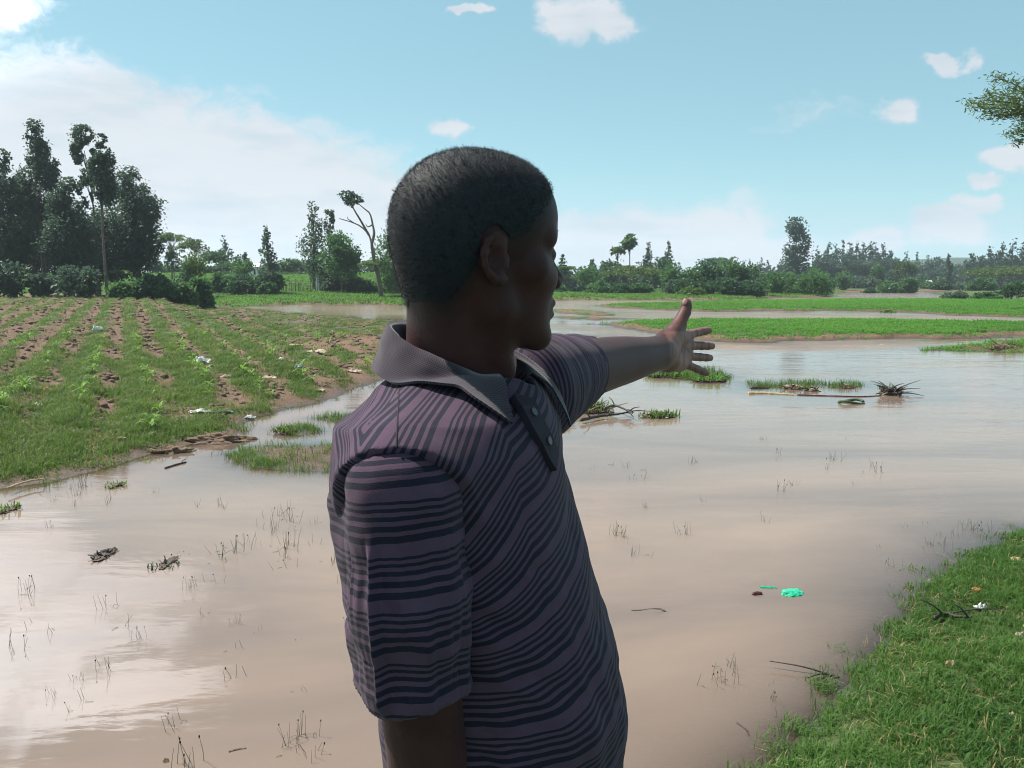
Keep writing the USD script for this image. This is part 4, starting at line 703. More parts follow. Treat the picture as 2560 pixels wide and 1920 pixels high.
FING = [[(795, 775, 1.700, .0100), (990, 728, 1.733, .0090), (1080, 712, 1.748, .0085), (1140, 704, 1.757, .0078)], [(815, 955, 1.705, .0100), (1020, 955, 1.741, .0093), (1120, 960, 1.758, .0088), (1188, 962, 1.769, .0079)],
        [(815, 1135, 1.705, .0094), (1000, 1148, 1.739, .0087), (1100, 1156, 1.756, .0082), (1160, 1160, 1.766, .0075)], [(765, 1268, 1.690, .0090), (950, 1345, 1.718, .0080), (1045, 1388, 1.732, .0076), (1104, 1414, 1.741, .0070)],
        [(560, 720, 1.625, .0165), (655, 575, 1.640, .0135), (745, 400, 1.652, .0122), (768, 300, 1.656, .0112), (776, 245, 1.658, .0092)]]
def left_hand(p):
    d = smn([rc(p, C(*a), C(*b), ra, rb) for a, ra, b, rb in PALM], 0.010)
    fs = [smn([rc(p, C(*f[k][:3]), C(*f[k + 1][:3]), f[k][3], f[k + 1][3]) for k in range(len(f) - 1)], 0.003) for f in FING]
    for q in fs: d = sm(d, q, 0.005)
    return d
def right_arm(p): return chain(p, [P4(SHR, .050), P4(SHR * .5 + ELR * .5, .0450), P4(ELR * .88 + SHR * .12, .0425), P4(ELR + [0.004, 0, -.03], .0415), P4(ELR * .6 + WRR * .4, .039), P4(WRR, .026)], 4)
RHB = WRR
def right_hand(p):
    o = RHB; ds = []
    for k, (dx, ln) in enumerate(((.030, .072), (.010, .080), (-.010, .074), (-.028, .058))):
        b = o + np.array([dx * .9 + .012, .008, -.092]); ds.append(rc(p, o + np.array([dx * .55, .004, -.018]), b, .0185, .0125))
        m1 = b + np.array([.010, .012, -ln * .45]); m2 = m1 + np.array([.000, .020, -ln * .30]); m3 = m2 + np.array([-.006, .018, -ln * .2]); fr_ = .0092 - .0005 * k
        ds += [rc(p, b, m1, fr_ + .001, fr_), rc(p, m1, m2, fr_, fr_ - .0006), rc(p, m2, m3, fr_ - .0006, fr_ - .0015)]
    palm = smn(ds[0::4], .01); d = palm
    for k in range(4): d = sm(d, smn(ds[k * 4 + 1:k * 4 + 4], .003), .005)
    t0, t1, t2, t3 = o + np.array([.018, .006, -.025]), o + np.array([.048, .012, -.062]), o + np.array([.054, .020, -.092]), o + np.array([.050, .026, -.114])
    return sm(d, smn([rc(p, t0, t1, .018, .0125), rc(p, t1, t2, .0125, .0108), rc(p, t2, t3, .0108, .0085)], .003), .006)
GZ = max(hz(0.03, 0.86), hz(0.03, 1.02)); HIPZ = GZ + 0.93
HIPC = np.array([np.interp(HIPZ, _zs, _cx), .935, HIPZ])
def leg_pts(s, spread=0.0):
    h = HIPC + np.array([0.0, s * .092, -.02]); k = np.array([h[0] + .02, HIPC[1] + s * .105, GZ + .50]); a = np.array([h[0] - .02, HIPC[1] + s * .125, GZ + .095]); return h, k, a
def legs(p, off=0.0):
    ds = []
    for s in (-1, 1):
        h, k, a = leg_pts(s); ds.append(smn([rc(p, h, k, .088 + off, .058 + off), rc(p, k, a, .058 + off, .040 + off)], .03))
        ds.append(rc(p, a - np.array([0.0, 0, .03]), a + np.array([.10, s * .02, -.062]), .036 + off, .026 + off))
    return np.minimum(smn(ds[0::2], .02), np.minimum(ds[1], ds[3])) if off else smn(ds, .02)
def body_sdf(p):
    d = within(p, head_sdf, HO - [.15, .13, .30], HO + [.15, .13, .16], .03)
    d = sm(d, within(p, lambda q: sm(ear_sdf(q), np.full(len(q), 1.0), .01), EC(870, 940, .86) - .02, EC(1010, 640, .90) + .02, .02), .004); 
    mc = HO + HR @ np.array([-0.005, .075, 0]); d = sm(d, within(p, lambda q: ear_sdf(q, True), mc - .05, mc + .05, .02), .004)
    d = sm(d, within(p, lambda q: torso_sdf(q, -.016), (-.30, .68, .85), (.30, 1.25, 1.65), .03), .02)
    la = within(p, left_arm, (-.05, 1.0, 1.3), (.40, 1.66, 1.62), .03); lh = within(p, left_hand, C(300, 1500, 1.56) - .03, C(1300, 150, 1.80) + .03, .02); d = sm(d, sm(la, lh, .012), .03)
    ra = within(p, right_arm, (-.22, .68, .78), (.10, .86, 1.62), .03); rh = within(p, right_hand, RHB - [.09, .06, .24], RHB + [.10, .10, .05], .02); d = sm(d, sm(ra, rh, .010), .015)
    return sm(d, within(p, legs, (-.25, .7, -.1), (.25, 1.2, 1.12), .03), .03)
PB = np.array([0.0, 0.94, GZ]); TO = lambda v: np.asarray(v) - PB
person = thing('person', 'person in a striped polo shirt, seen from behind, arm stretched towards the flood', 'person', PB)
bv, bf = surface(body_sdf, (-.34, .60, GZ - .03), (.50, 1.86, 1.92), 0.0032)
bv = relax(bv, bf, 2); arm_ = relax(bv, bf, 12); wa = (sstep(1.05, 1.15, bv[:, 1]) * sstep(1.63, 1.58, bv[:, 1]))[:, None]; bv = bv * (1 - wa) + arm_ * wa; bn = normals(bv, bf)
# paler palms, darker creases
hand = (bv[:, 0] > C(380, 0, 1.62)[0]) & (bv[:, 1] > 1.5)
pn = np.array([0.62, -0.75, 0.10]); pn /= np.linalg.norm(pn); cx = ((bv - np.array([0, 0, CAM_Z])) @ np.array([1.0, 0, 0])) / bv[:, 1]
along = sstep(C(330, 0, 1.60)[0], C(560, 0, 1.64)[0], bv[:, 0] + 0.10 * (bv[:, 2] - C(0, 1000, 1.62)[2]))
palm = np.where(hand, sstep(-0.15, 0.45, bn @ pn) * along, 0.0)
thumbish = hand & (bv[:, 2] > C(0, 700, 1.64)[2]) & (bv[:, 0] < C(840, 0, 1.66)[0]); palm = np.where(thumbish, palm * 0.35 + 0.12, palm)
crease = np.zeros(len(bv)); hid = np.nonzero(hand)[0]
for seg in ([(945, 690), (952, 800)], [(855, 720), (862, 830)], [(1062, 690), (1068, 790)], [(1022, 890), (1020, 1020)], [(872, 890), (868, 1020)], [(1140, 905), (1142, 1015)], [(985, 1085), (982, 1205)], [(868, 1075), (860, 1200)], [(1105, 1100), (1105, 1210)], [(925, 1310), (905, 1390)], [(1030, 1360), (1015, 1440)], [(835, 1285), (805, 1360)],
            [(735, 720), (745, 860), (700, 1010), (650, 1150)], [(800, 880), (740, 960), (725, 1120), (730, 1290)], [(830, 1080), (780, 1010), (740, 980)], [(540, 960), (520, 1100)]):
    pts = np.array([C(x, y, 1.69) for x, y in seg]); g = shapely.LineString(np.stack([pts[:, 0] / pts[:, 1], (pts[:, 2] - CAM_Z) / pts[:, 1]], 1))
    q = shapely.points(bv[hid, 0] / bv[hid, 1], (bv[hid, 2] - CAM_Z) / bv[hid, 1]); crease[hid] = np.maximum(crease[hid], np.exp(-(shapely.distance(q, g) * 1.69 / .0016) ** 2) * (palm[hid] > .3))
bv = bv - bn * (crease * .0006)[:, None]
nn = {'pa': ('attribute', {'attribute': 'palm'}), 'cr': ('attribute', {'attribute': 'crease'}), 'sb': ('attribute', {'attribute': 'stubble'}), 'st': ('mix', {'color2': (0.0115, 0.0105, 0.0115)}), 'tc': ('texture_coordinate', {}), 'n': ('noise_texture', {'scale': 30.0, 'detail': 5.0, 'roughness': 0.6}), 'n2': ('noise_texture', {'scale': 420.0, 'detail': 3.0}),
      'sk': ('rgb_ramp', {'ramp': [(0.3, (0.030, 0.0100, 0.0105)), (0.7, (0.046, 0.0160, 0.0165))]}), 'pm': ('rgb_ramp', {'ramp': [(0.3, (0.17, 0.080, 0.070)), (0.7, (0.23, 0.112, 0.095))]}), 'm': ('mix', {}),
      'cd': ('mix', {'color2': (0.085, 0.038, 0.032)}), 'cf': ('math', {'math_type': 'multiply', 'value2': 0.8}), 'b': ('bump', {'strength': 0.25, 'distance': 0.002}), 'p': ('principled_bsdf', {'roughness': 0.52, 'specular_ior_level': 0.16, 'sheen_weight': 0.03, 'sheen_roughness': 0.5})}
ll = [('tc.object', 'n.vector'), ('tc.object', 'n2.vector'), ('n.fac', 'sk.fac'), ('n.fac', 'pm.fac'), ('pa.fac', 'm.fac'), ('sk.color', 'm.color1'), ('pm.color', 'm.color2'), ('m.color', 'cd.color1'), ('cr.fac', 'cf.value1'), ('cf.value', 'cd.fac'), ('cd.color', 'st.color1'), ('sb.fac', 'st.fac'), ('st.color', 'p.base_color'), ('n2.fac', 'b.height'), ('b.normal', 'p.normal')]
M['skin'] = usdkit.material(stage, LOOK + 'skin', nn, ll, surface='p.BSDF')
body = obj('body', (TO(bv), bf), M['skin'], person, smooth=True); primvar(body, 'palm', palm); primvar(body, 'crease', crease)

# short cropped hair: a felt of fine relief with standing fibres
hq = (bv - HO) @ HR; f_, l_, z_ = hq.T; near = np.linalg.norm(hq, axis=1) < .2
line = np.interp(f_, [-.12, -.05, -.035, -.02, .012, .035, .06, .085, .12], [-.052, -.046, -.020, .014, .022, .030, .058, .084, .092])
isear = ear_sdf(bv) < .0035
hm = np.where(near & (z_ > -.12), sstep(-.010, .012, z_ - line - .012 * (meshkit.noise(hq * 90.0, 4) - .5)), 0); hm[isear | (np.abs(l_) > .079)] = 0
stub = np.where(near & (z_ > -.12) & ~isear, sstep(-.05, .012, z_ - line - .016 * (meshkit.fbm(hq * 60.0, 3, 14) - .5)) * .85, 0); primvar(body, 'stubble', stub)
fm = hm[bf].min(1) > .30; hf = bf[fm]; ids, inv = np.unique(hf, return_inverse=True); hv = bv[ids] + bn[ids] * ((.0003 + .0016 * hm[ids] + .0002 * hm[ids] * (meshkit.fbm(hq[ids] * 420.0, 2, 8) - .5)))[:, None]
M['hair'] = simple('cropped_hair', (0.0110, 0.0128, 0.0175), 0.7, 0.25, 260.0, 0.06, 900.0, spec=0.22, sheen=0.03)
hair = obj('hair', (TO(hv), inv.reshape(-1, 3)), M['hair'], person, smooth=True)
rng = np.random.default_rng(5); pick = rng.choice(len(ids), 26000, p=hm[ids] / hm[ids].sum()); root = hv[pick] + rng.normal(size=(26000, 3)) * .0012; dirn = bn[ids][pick] + rng.normal(size=(26000, 3)) * .8; tip = root + dirn * rng.uniform(.0006, .0014, 26000)[:, None]; mid = (root + tip) / 2 + rng.normal(size=(26000, 3)) * .0006
cv = UsdGeom.BasisCurves.Define(stage, fresh(str(hair.GetPath()), 'hair_fibres')); cv.CreateTypeAttr('linear'); cv.CreatePointsAttr(Vt.Vec3fArray.FromNumpy(TO(np.stack([root - dirn * .001, mid, tip], 1).reshape(-1, 3)).astype(np.float32)))
cv.CreateCurveVertexCountsAttr(Vt.IntArray.FromNumpy(np.full(26000, 3, np.int32))); cv.CreateWidthsAttr(Vt.FloatArray([0.00025])); cv.SetWidthsInterpolation('constant'); UsdShade.MaterialBindingAPI.Apply(cv.GetPrim()).Bind(M['hair']); tag(cv, kind='stuff')
# eyes, brows, nail
M['eye'] = simple('eye_white', (0.7, 0.66, 0.62), 0.15); M['iris'] = simple('dark_iris', (0.02, 0.012, 0.009), 0.1); M['nail'] = simple('nail', (0.36, 0.20, 0.17), 0.28)
for s in (-1, 1):
    e = trimesh.creation.icosphere(3, .0112); e.apply_translation(TO(hw(.0765, s * .0325, .0055))); eye = obj('eye', e, M['eye'], person, smooth=True)
    i_ = trimesh.creation.icosphere(2, .0056); i_.apply_transform(trimesh.transformations.scale_matrix(.5, direction=HR[:, 0])); i_.apply_translation(TO(hw(.0858, s * .0330, .0055))); obj('iris', i_, M['iris'], eye, smooth=True)
    p = bezier([hw(.0955, s * .012, .029), hw(.0935, s * .026, .034), hw(.079, s * .050, .028)], 6); obj('eyebrow', tube(TO(p), np.linspace(.003, .0018, len(p)), 6), M['hair'], person, smooth=True)
nc = C(742, 228, 1.6475); u_ = C(755, 160, 1.650) - nc; u_ /= np.linalg.norm(u_); nrm = np.array([-.35, -.90, .25]); nrm -= u_ * (nrm @ u_); nrm /= np.linalg.norm(nrm); w_ = np.cross(u_, nrm)
nl = trimesh.creation.icosphere(3, 1.0); nl.vertices = nl.vertices * [.0068, .0050, .0016]; nl.vertices = nl.vertices @ np.stack([u_, w_, nrm]); nl.apply_translation(TO(nc)); obj('nail', nl, M['nail'], body, smooth=True)

# --- the polo shirt
def stripes_torso(v):
    f_, l_ = torso_frame(v); z = v[:, 2]; zt = SHR[2]; wt = sstep(zt - .20, zt - .02, z); fs = f_ + .012; up = sstep(zt - .42, zt - .05, z)
    return z + 1.0 * np.maximum(0, .115 - np.abs(fs)) * wt - .15 * l_ - .32 * (l_ + .17) * up * sstep(0.0, .06, fs) * (1 - wt * .6) + .012 * (fbm2(v[:, 0] + v[:, 1], z, 7, 61, 2) - .5)
PERIOD = .0505
bands = [(.00, .055), (.13, .062), (.27, .080), (.44, .105), (.63, .125)]
lightc, darkc = (0.060, 0.034, 0.058), (0.0090, 0.0082, 0.018)
rp = np.array([lightc] * 256); 
for a, w in bands: rp[int(a * 256):int((a + w) * 256) + 1] = darkc
rp = rp[::-1]
def cloth(name, ramp=None, color=None, weave=900.0):
    nn = {'at': ('attribute', {'attribute': 'stripe'}), 'k': ('math', {'math_type': 'multiply', 'value2': 1 / PERIOD}), 'fr': ('math', {'math_type': 'fraction'}), 'tc': ('texture_coordinate', {}), 'n': ('noise_texture', {'scale': 40.0, 'detail': 5.0, 'roughness': 0.65}), 'n2': ('noise_texture', {'scale': weave, 'detail': 2.0}),
          'v': ('math', {'math_type': 'multiply_add', 'value2': 0.55, 'value3': 0.72}), 'sc': ('vector_math', {'math_type': 'scale'}), 'b': ('bump', {'strength': 0.35, 'distance': 0.0015}), 'p': ('principled_bsdf', {'roughness': 0.88, 'specular_ior_level': 0.15, 'sheen_weight': 0.04, 'sheen_roughness': 0.5})}
    ll = [('tc.object', 'n.vector'), ('tc.object', 'n2.vector'), ('n.fac', 'v.value1'), ('v.value', 'sc.scale'), ('sc.vector', 'p.base_color'), ('n2.fac', 'b.height'), ('b.normal', 'p.normal')]
    if ramp is not None:
        nn['r'] = ('rgb_ramp', {'ramp': [tuple(c) for c in ramp], 'interpolate': True}); ll += [('at.fac', 'k.value1'), ('k.value', 'fr.value1'), ('fr.value', 'r.fac'), ('r.color', 'sc.vector1')]
    else: nn['sc'][1]['vector1'] = color
    return usdkit.material(stage, LOOK + name, nn, ll, surface='p.BSDF')
M['shirt'] = cloth('striped_jersey', rp); M['placket'] = cloth('placket_cloth', None, (0.020, 0.014, 0.024)); M['trouser'] = cloth('dark_trouser_cloth', None, (0.035, 0.035, 0.045)); M['shoe'] = simple('dark_shoe', (0.03, 0.025, 0.022), 0.45, 0.3, 30.0, 0.2)
HEMZ = GZ + .83
def folds(v, nrm_, amp=1.0):
    f_, l_ = torso_frame(v); z = v[:, 2]
    a = (z - 1.35) * .75 + f_ * .65 - .2 * l_; b = (z - 1.35) * -.65 + f_ * .75
    w1 = meshkit.fbm(np.stack([a * 26, b * 6, l_ * 6], 1), 3, 71) - .5; w2 = meshkit.fbm(np.stack([z * 5, f_ * 30, l_ * 30], 1), 2, 75) - .5
    low = sstep(1.5, 1.2, z); return v + nrm_ * (amp * (.016 * w1 + .008 * w2 * low))[:, None]
def shirt_sdf(p):
    d = torso_sdf(p, .003); d = np.maximum(d, HEMZ - p[:, 2])
    f_, l_ = torso_frame(p)
    neck = rc(p, at(985, 720, .965), at(1010, 800, .968), .066, .063); vcut = rc(p, at(1075, 800, .965), at(1122, 868, .952), .040, .018)
    d = cut(cut(d, neck, .01), vcut, .008)
    return d
sv, sf = surface(shirt_sdf, (-.32, .66, HEMZ - .02), (.30, 1.27, 1.66), .0045); sv = relax(sv, sf, 1); sv = folds(sv, normals(sv, sf))
shirt = obj('polo_shirt', (TO(sv), sf), M['shirt'], person, smooth=True); primvar(shirt, 'stripe', stripes_torso(sv))
# near sleeve, hanging
S0, S1 = SHR, at(906, 1496, .757); sdir = (S1 - S0) / np.linalg.norm(S1 - S0)
def sleeve_r(p, off=0.0):
    m = S0 * .45 + S1 * .55; d = sm(rc(p, S0, m, .0575 + off, .0575 + off), rc(p, m, S1 + sdir * .05, .0575 + off, .0490 + off), .02); back = rc(p, at(800, 1090, .82), at(822, 1470, .79), .044 + off, .028 + off); return sm(d, back, .03)
def sleeve_r_cut(p):
    t = (p - S0) @ sdir - (np.linalg.norm(S1 - S0) + .004 * np.sin(np.arctan2(p[:, 1] - S1[1], p[:, 0] - S1[0]) * 2)); d = np.maximum(sleeve_r(p), t)
    return cut(d, np.maximum(sleeve_r(p, -.005), -(t + .06)), .002)
rv, rf = surface(sleeve_r_cut, (-.30, .66, 1.18), (.05, .90, 1.66), .0034); rv = relax(rv, rf, 4); rn = normals(rv, rf)
t_ = (rv - S0) @ sdir; ang = np.arctan2(rv[:, 1] - (S0 + t_[:, None] * sdir)[:, 1], rv[:, 0] - (S0 + t_[:, None] * sdir)[:, 0])
ca = np.interp(t_, [0, .10, .25], [-2.05, -2.02, -2.10]); ridge_ = np.exp(-((ang - ca) / .075) ** 2) * .009 * sstep(.02, .06, t_)
wv_ = meshkit.fbm(np.stack([np.cos(ang) * 3.2, np.sin(ang) * 3.2, t_ * 6], 1), 3, 81) - .5; w2_ = meshkit.fbm(np.stack([np.cos(ang) * 1.5, np.sin(ang) * 1.5, t_ * 34], 1), 2, 83) - .5
hemL = np.linalg.norm(S1 - S0); rv = rv + rn * ((ridge_ + .014 * wv_ * sstep(0, .08, t_) + .006 * w2_) * sstep(hemL + .004, hemL - .014, t_) + .0014 * sstep(hemL - .0225, hemL - .0205, t_))[:, None]
slr = obj('sleeve', (TO(rv), rf), M['shirt'], shirt, smooth=True); primvar(slr, 'stripe', -t_ - .004 * np.cos(ang + 1.2) + .003 * (w2_ + wv_))
# far sleeve on the reaching arm
L0, L1 = at(1140, 832, 1.10), at(1258, 798, 1.315); ldir = (L1 - L0) / np.linalg.norm(L1 - L0)
def sleeve_l(p, off=0.0):
    d = rc(p, L0, L1 + ldir * .03, .070 + off, .0535 + off); d = sm(d, rc(p, at(1160, 868, 1.09), at(1222, 836, 1.29), .048 + off, .040 + off), .03); return sm(d, rc(p, at(1115, 885, 1.03), at(1148, 892, 1.09), .045 + off, .034 + off), .03)
def sleeve_l_cut(p):
    t = (p - L1) @ (ldir + np.array([0, 0, -.40])); d = np.maximum(sleeve_l(p), t); return cut(d, np.maximum(sleeve_l(p, -.005), -(t + .05)), .002)
lv, lf = surface(sleeve_l_cut, (-.10, .92, 1.20), (.30, 1.42, 1.64), .0036); lv = relax(lv, lf, 4); ln_ = normals(lv, lf); tl = (lv - L0) @ ldir
aw = meshkit.fbm(np.stack([tl * 42, lv[:, 2] * 8, lv[:, 1] * 3], 1), 3, 87) - .5; lv = lv + ln_ * (.012 * aw)[:, None]
sll = obj('sleeve', (TO(lv), lf), M['shirt'], shirt, smooth=True); primvar(sll, 'stripe', -tl * 1.15 + .002 * aw)
# shoulder seam of the near sleeve: a raised ridge of doubled cloth is part of the sleeve head; collar next
FY = math.radians(-12); FW, LF = np.array([math.cos(FY), math.sin(FY), 0]), np.array([-math.sin(FY), math.cos(FY), 0]); CC = at(986, 770, .965)
ph = np.radians(np.linspace(38, 338, 120)); zb_, zf_ = at(840, 700, .99)[2], at(1112, 852, .95)[2]
prof = np.linspace(0, 1, 15); cvs, cuv = [], []
for th in ph:
    row = []
    rad = FW * math.cos(th) * .079 - LF * math.sin(th) * .072; out = FW * math.cos(th) - LF * math.sin(th); k = (1 - math.cos(th)) / 2; zf = zf_ + (zb_ - zf_) * k ** .8
    front = sstep(.9, 1.0, abs(math.cos(th))) * (math.cos(th) > 0); lw = .050 + .024 * math.exp(-((min(th - .66, 5.9 - th)) / .35) ** 2)
    fold = CC + rad + np.array([0, 0, zf - CC[2]]); back = (LF * math.cos(th) * -.072 - FW * math.sin(th) * .079); sh_ = .62 * math.exp(-((th - .66) / .5) ** 2) - .5 * math.exp(-((5.9 - th) / .4) ** 2)
    for s_ in prof:
        if s_ < .3: q = fold + np.array([0, 0, -(.3 - s_) / .3 * .026]) - out * .002 * (1 - s_ / .3)
        else:
            t = (s_ - .3) / .7; a_ = min(1, t * 3.2); sl_ = .60 - .22 * k; q = fold + out * (.007 * math.sin(a_ * math.pi / 2) + lw * sl_ * max(0, t - .12)) + np.array([0, 0, .004 * math.sin(min(1, t * 6) * math.pi) - lw * math.sqrt(max(.1, 1 - sl_ ** 2)) * max(0, t - .06) * 1.05]) + back * sh_ * t
        row.append(q)
    cvs.append(row)
cvs = np.array(cvs); na, nb_ = cvs.shape[:2]
w_ = meshkit.fbm(np.stack([np.arange(na)[:, None] * .09 + 0 * prof, prof[None] * 2 + 0 * ph[:, None], 0 * ph[:, None] + 0 * prof], -1), 2, 91) - .5
lay = cvs[:, 5:].reshape(-1, 3); lift = np.tile(np.linspace(.004, .010, cvs.shape[1] - 5), na)
for _ in range(6):
    d_ = torso_sdf(lay, .003); g_ = np.stack([(torso_sdf(lay + e, .003) - d_) / 1e-3 for e in np.eye(3) * 1e-3], 1); g_ /= np.linalg.norm(g_, axis=1, keepdims=True) + 1e-9; lay = lay + g_ * np.maximum(lift - d_, 0)[:, None] * .8
cvs[:, 5:] = lay.reshape(na, -1, 3)
for _ in range(6): cvs[1:-1, 3:] = cvs[1:-1, 3:] * .5 + .25 * (cvs[:-2, 3:] + cvs[2:, 3:])
tang = np.gradient(cvs, axis=0); cross = np.cross(tang, np.gradient(cvs, axis=1)); cross /= np.linalg.norm(cross, axis=2, keepdims=True); cvs = cvs + cross * (.010 * w_)[..., None]
outer, inner = cvs + cross * .0014, cvs - cross * .0014; allv = np.vstack([outer.reshape(-1, 3), inner.reshape(-1, 3)]); i, j = np.meshgrid(np.arange(na - 1), np.arange(nb_ - 1), indexing='ij'); q = np.stack([i * nb_ + j, (i + 1) * nb_ + j, (i + 1) * nb_ + j + 1, i * nb_ + j + 1], -1).reshape(-1, 4); m_ = na * nb_
def strip_(a, b): return np.stack([a[:-1], a[1:], b[1:], b[:-1]], 1)
rim = [strip_(np.arange(na) * nb_ + nb_ - 1, np.arange(na) * nb_ + nb_ - 1 + m_), strip_(np.arange(na) * nb_ + m_, np.arange(na) * nb_), strip_(np.arange(nb_) + m_, np.arange(nb_))[:, ::-1], strip_(np.arange(nb_) + (na - 1) * nb_, np.arange(nb_) + (na - 1) * nb_ + m_)[:, ::-1]]
quads = np.vstack([q, (q + m_)[:, ::-1]] + rim); arc = np.concatenate([[0], np.cumsum(np.linalg.norm(np.diff(cvs[:, 4], axis=0), axis=1))]); uvu = np.repeat(arc, nb_); uvv = np.tile(prof * .075, na)
nn = {'u': ('attribute', {'attribute': 'knit_u'}), 'w': ('attribute', {'attribute': 'knit_v'}), 's1': ('math', {'math_type': 'sine'}), 's2': ('math', {'math_type': 'sine'}), 'm1': ('math', {'math_type': 'multiply', 'value2': 6.283 / .0029}), 'm2': ('math', {'math_type': 'multiply', 'value2': 6.283 / .0029}), 'pr': ('math', {'math_type': 'multiply'}), 'r': ('map_range', {'from_min': -1.0, 'from_max': 1.0, 'to_min': 0.0, 'to_max': 1.0}),
      'c': ('rgb_ramp', {'ramp': [(0.2, (0.014, 0.0105, 0.017)), (0.75, (0.042, 0.029, 0.042))]}), 'b': ('bump', {'strength': 0.25, 'distance': 0.0008}), 'p': ('principled_bsdf', {'roughness': 0.9, 'specular_ior_level': 0.12, 'sheen_weight': 0.2})}
ll = [('u.fac', 'm1.value1'), ('w.fac', 'm2.value1'), ('m1.value', 's1.value1'), ('m2.value', 's2.value1'), ('s1.value', 'pr.value1'), ('s2.value', 'pr.value2'), ('pr.value', 'r.value'), ('r.result', 'c.fac'), ('c.color', 'p.base_color'), ('r.result', 'b.height'), ('b.normal', 'p.normal')]
M['collar'] = usdkit.material(stage, LOOK + 'knit_collar', nn, ll, surface='p.BSDF')
col = obj('collar', (TO(allv), np.vstack([quads[:, [0, 1, 2]], quads[:, [0, 2, 3]]])), M['collar'], shirt, smooth=50)
n_col = len(col.GetPointsAttr().Get()); pts_ = np.array(col.GetPointsAttr().Get()); from scipy.spatial import cKDTree
kd = cKDTree(TO(allv)).query(pts_)[1] % m_; primvar(col, 'knit_u', uvu[kd]); primvar(col, 'knit_v', uvv[kd])
# placket and buttons laid onto the chest
def onto(f, dx, dy, y0=.72, y1=1.2):
    d = ray(dx, dy); ts = np.linspace(y0, y1, 1500) / d[1]; P = np.array([0, 0, CAM_Z]) + ts[:, None] * d; val = f(P); k = np.nonzero(val < 0)[0]; return P[k[0]] if len(k) else P[-1]
pl = bezier([(1122, 868), (1140, 905), (1163, 948), (1188, 1000)], 6); rows = []
chest = lambda P: cut(torso_sdf(P, .003), np.full(len(P), 1.0), .001)
for a, b in pl:
    p0 = onto(chest, a, b); eps = 1e-3; gN = np.array([(chest((p0 + e)[None])[0] - chest((p0 - e)[None])[0]) for e in np.eye(3) * eps]); gN /= np.linalg.norm(gN); rows.append((p0, gN))
PP, PN = np.array([r[0] for r in rows]), np.array([r[1] for r in rows]); tg = np.gradient(PP, axis=0); tg /= np.linalg.norm(tg, axis=1, keepdims=True); sd_ = np.cross(tg, PN); sd_ /= np.linalg.norm(sd_, axis=1, keepdims=True)
pr_ = [(-.015, .001), (-.0145, .0100), (.0145, .0100), (.015, .001)]; pv = np.stack([PP + sd_ * a + PN * b for a, b in pr_], 1); k4 = 4; i, j = np.meshgrid(np.arange(len(PP) - 1), np.arange(4), indexing='ij'); q = np.stack([i * 4 + j, i * 4 + (j + 1) % 4, (i + 1) * 4 + (j + 1) % 4, (i + 1) * 4 + j], -1).reshape(-1, 4)
pk = obj('placket', (TO(pv.reshape(-1, 3)), np.vstack([q[:, [0, 1, 2]], q[:, [0, 2, 3]], [[0, 1, 2], [0, 2, 3]], [[len(PP) * 4 - 1, len(PP) * 4 - 2, len(PP) * 4 - 3], [len(PP) * 4 - 1, len(PP) * 4 - 3, len(PP) * 4 - 4]]])), M['placket'], shirt); primvar(pk, 'stripe', stripes_torso(pv.reshape(-1, 3)) + .01)
sl = bezier([(868, 778), (864, 830), (860, 890), (857, 940), (856, 966)], 8); q_ = [onto(lambda P: torso_sdf(P, .003), a, b) for a, b in sl]; q_ = np.array(q_); q_ = folds(q_, np.tile([0, -.5, .85], (len(q_), 1)))
M['thread'] = simple('dark_thread', (0.008, 0.008, 0.014), 0.9); obj('seam', tube(TO(q_), .0011, 5), M['thread'], shirt, smooth=True)
M['button'] = simple('button', (0.03, 0.028, 0.035), 0.3)
for k in (5, 13):
    b_ = trimesh.creation.cylinder(.0048, .003, sections=20); T4 = trimesh.geometry.align_vectors([0, 0, 1], PN[k]); b_.apply_transform(T4); b_.apply_translation(TO(PP[k] + PN[k] * .0110)); obj('button', b_, M['button'], shirt, smooth=30)
# trousers, shoes
def trousers_sdf(p):
    f_, l_ = torso_frame(p); hips = np.maximum(torso_sdf(p, .000), (HIPC[2] - .10) - p[:, 2]); d = legs_cloth(p); return np.maximum(np.maximum(sm(hips, d, .05), p[:, 2] - (GZ + 1.0)), (GZ + .06) - p[:, 2])
def legs_cloth(p): return smn([sm(rc(p, leg_pts(s)[0], leg_pts(s)[1], .098, .076), rc(p, leg_pts(s)[1], leg_pts(s)[2] - [0, 0, .05], .076, .064), .03) for s in (-1, 1)], .02)
tv, tf = surface(trousers_sdf, (-.28, .66, GZ), (.28, 1.22, GZ + 1.06), .008); tn = normals(tv, tf); tv = tv + tn * (.012 * (meshkit.fbm(tv * [9, 9, 16], 3, 95) - .5))[:, None]; obj('trousers', (TO(tv), tf), M['trouser'], person, smooth=True)
for s in (-1, 1):
    a = leg_pts(s)[2]
    def shoe(p): return np.maximum(smn([el(p, a + [0, 0, -.035], (.055, .042, .06)), rc(p, a + np.array([.03, s * .006, -.06]), a + np.array([.15, s * .03, -.068]), .040, .030), rc(p, a + np.array([-.035, 0, -.06]), a + np.array([.02, 0, -.06]), .036, .036)], .02), (GZ - .002) - p[:, 2])
    shv, shf = surface(shoe, a - [.13, .13, .14], a + [.24, .13, .08], .006); obj('shoe', (TO(shv), shf), M['shoe'], person, smooth=40)
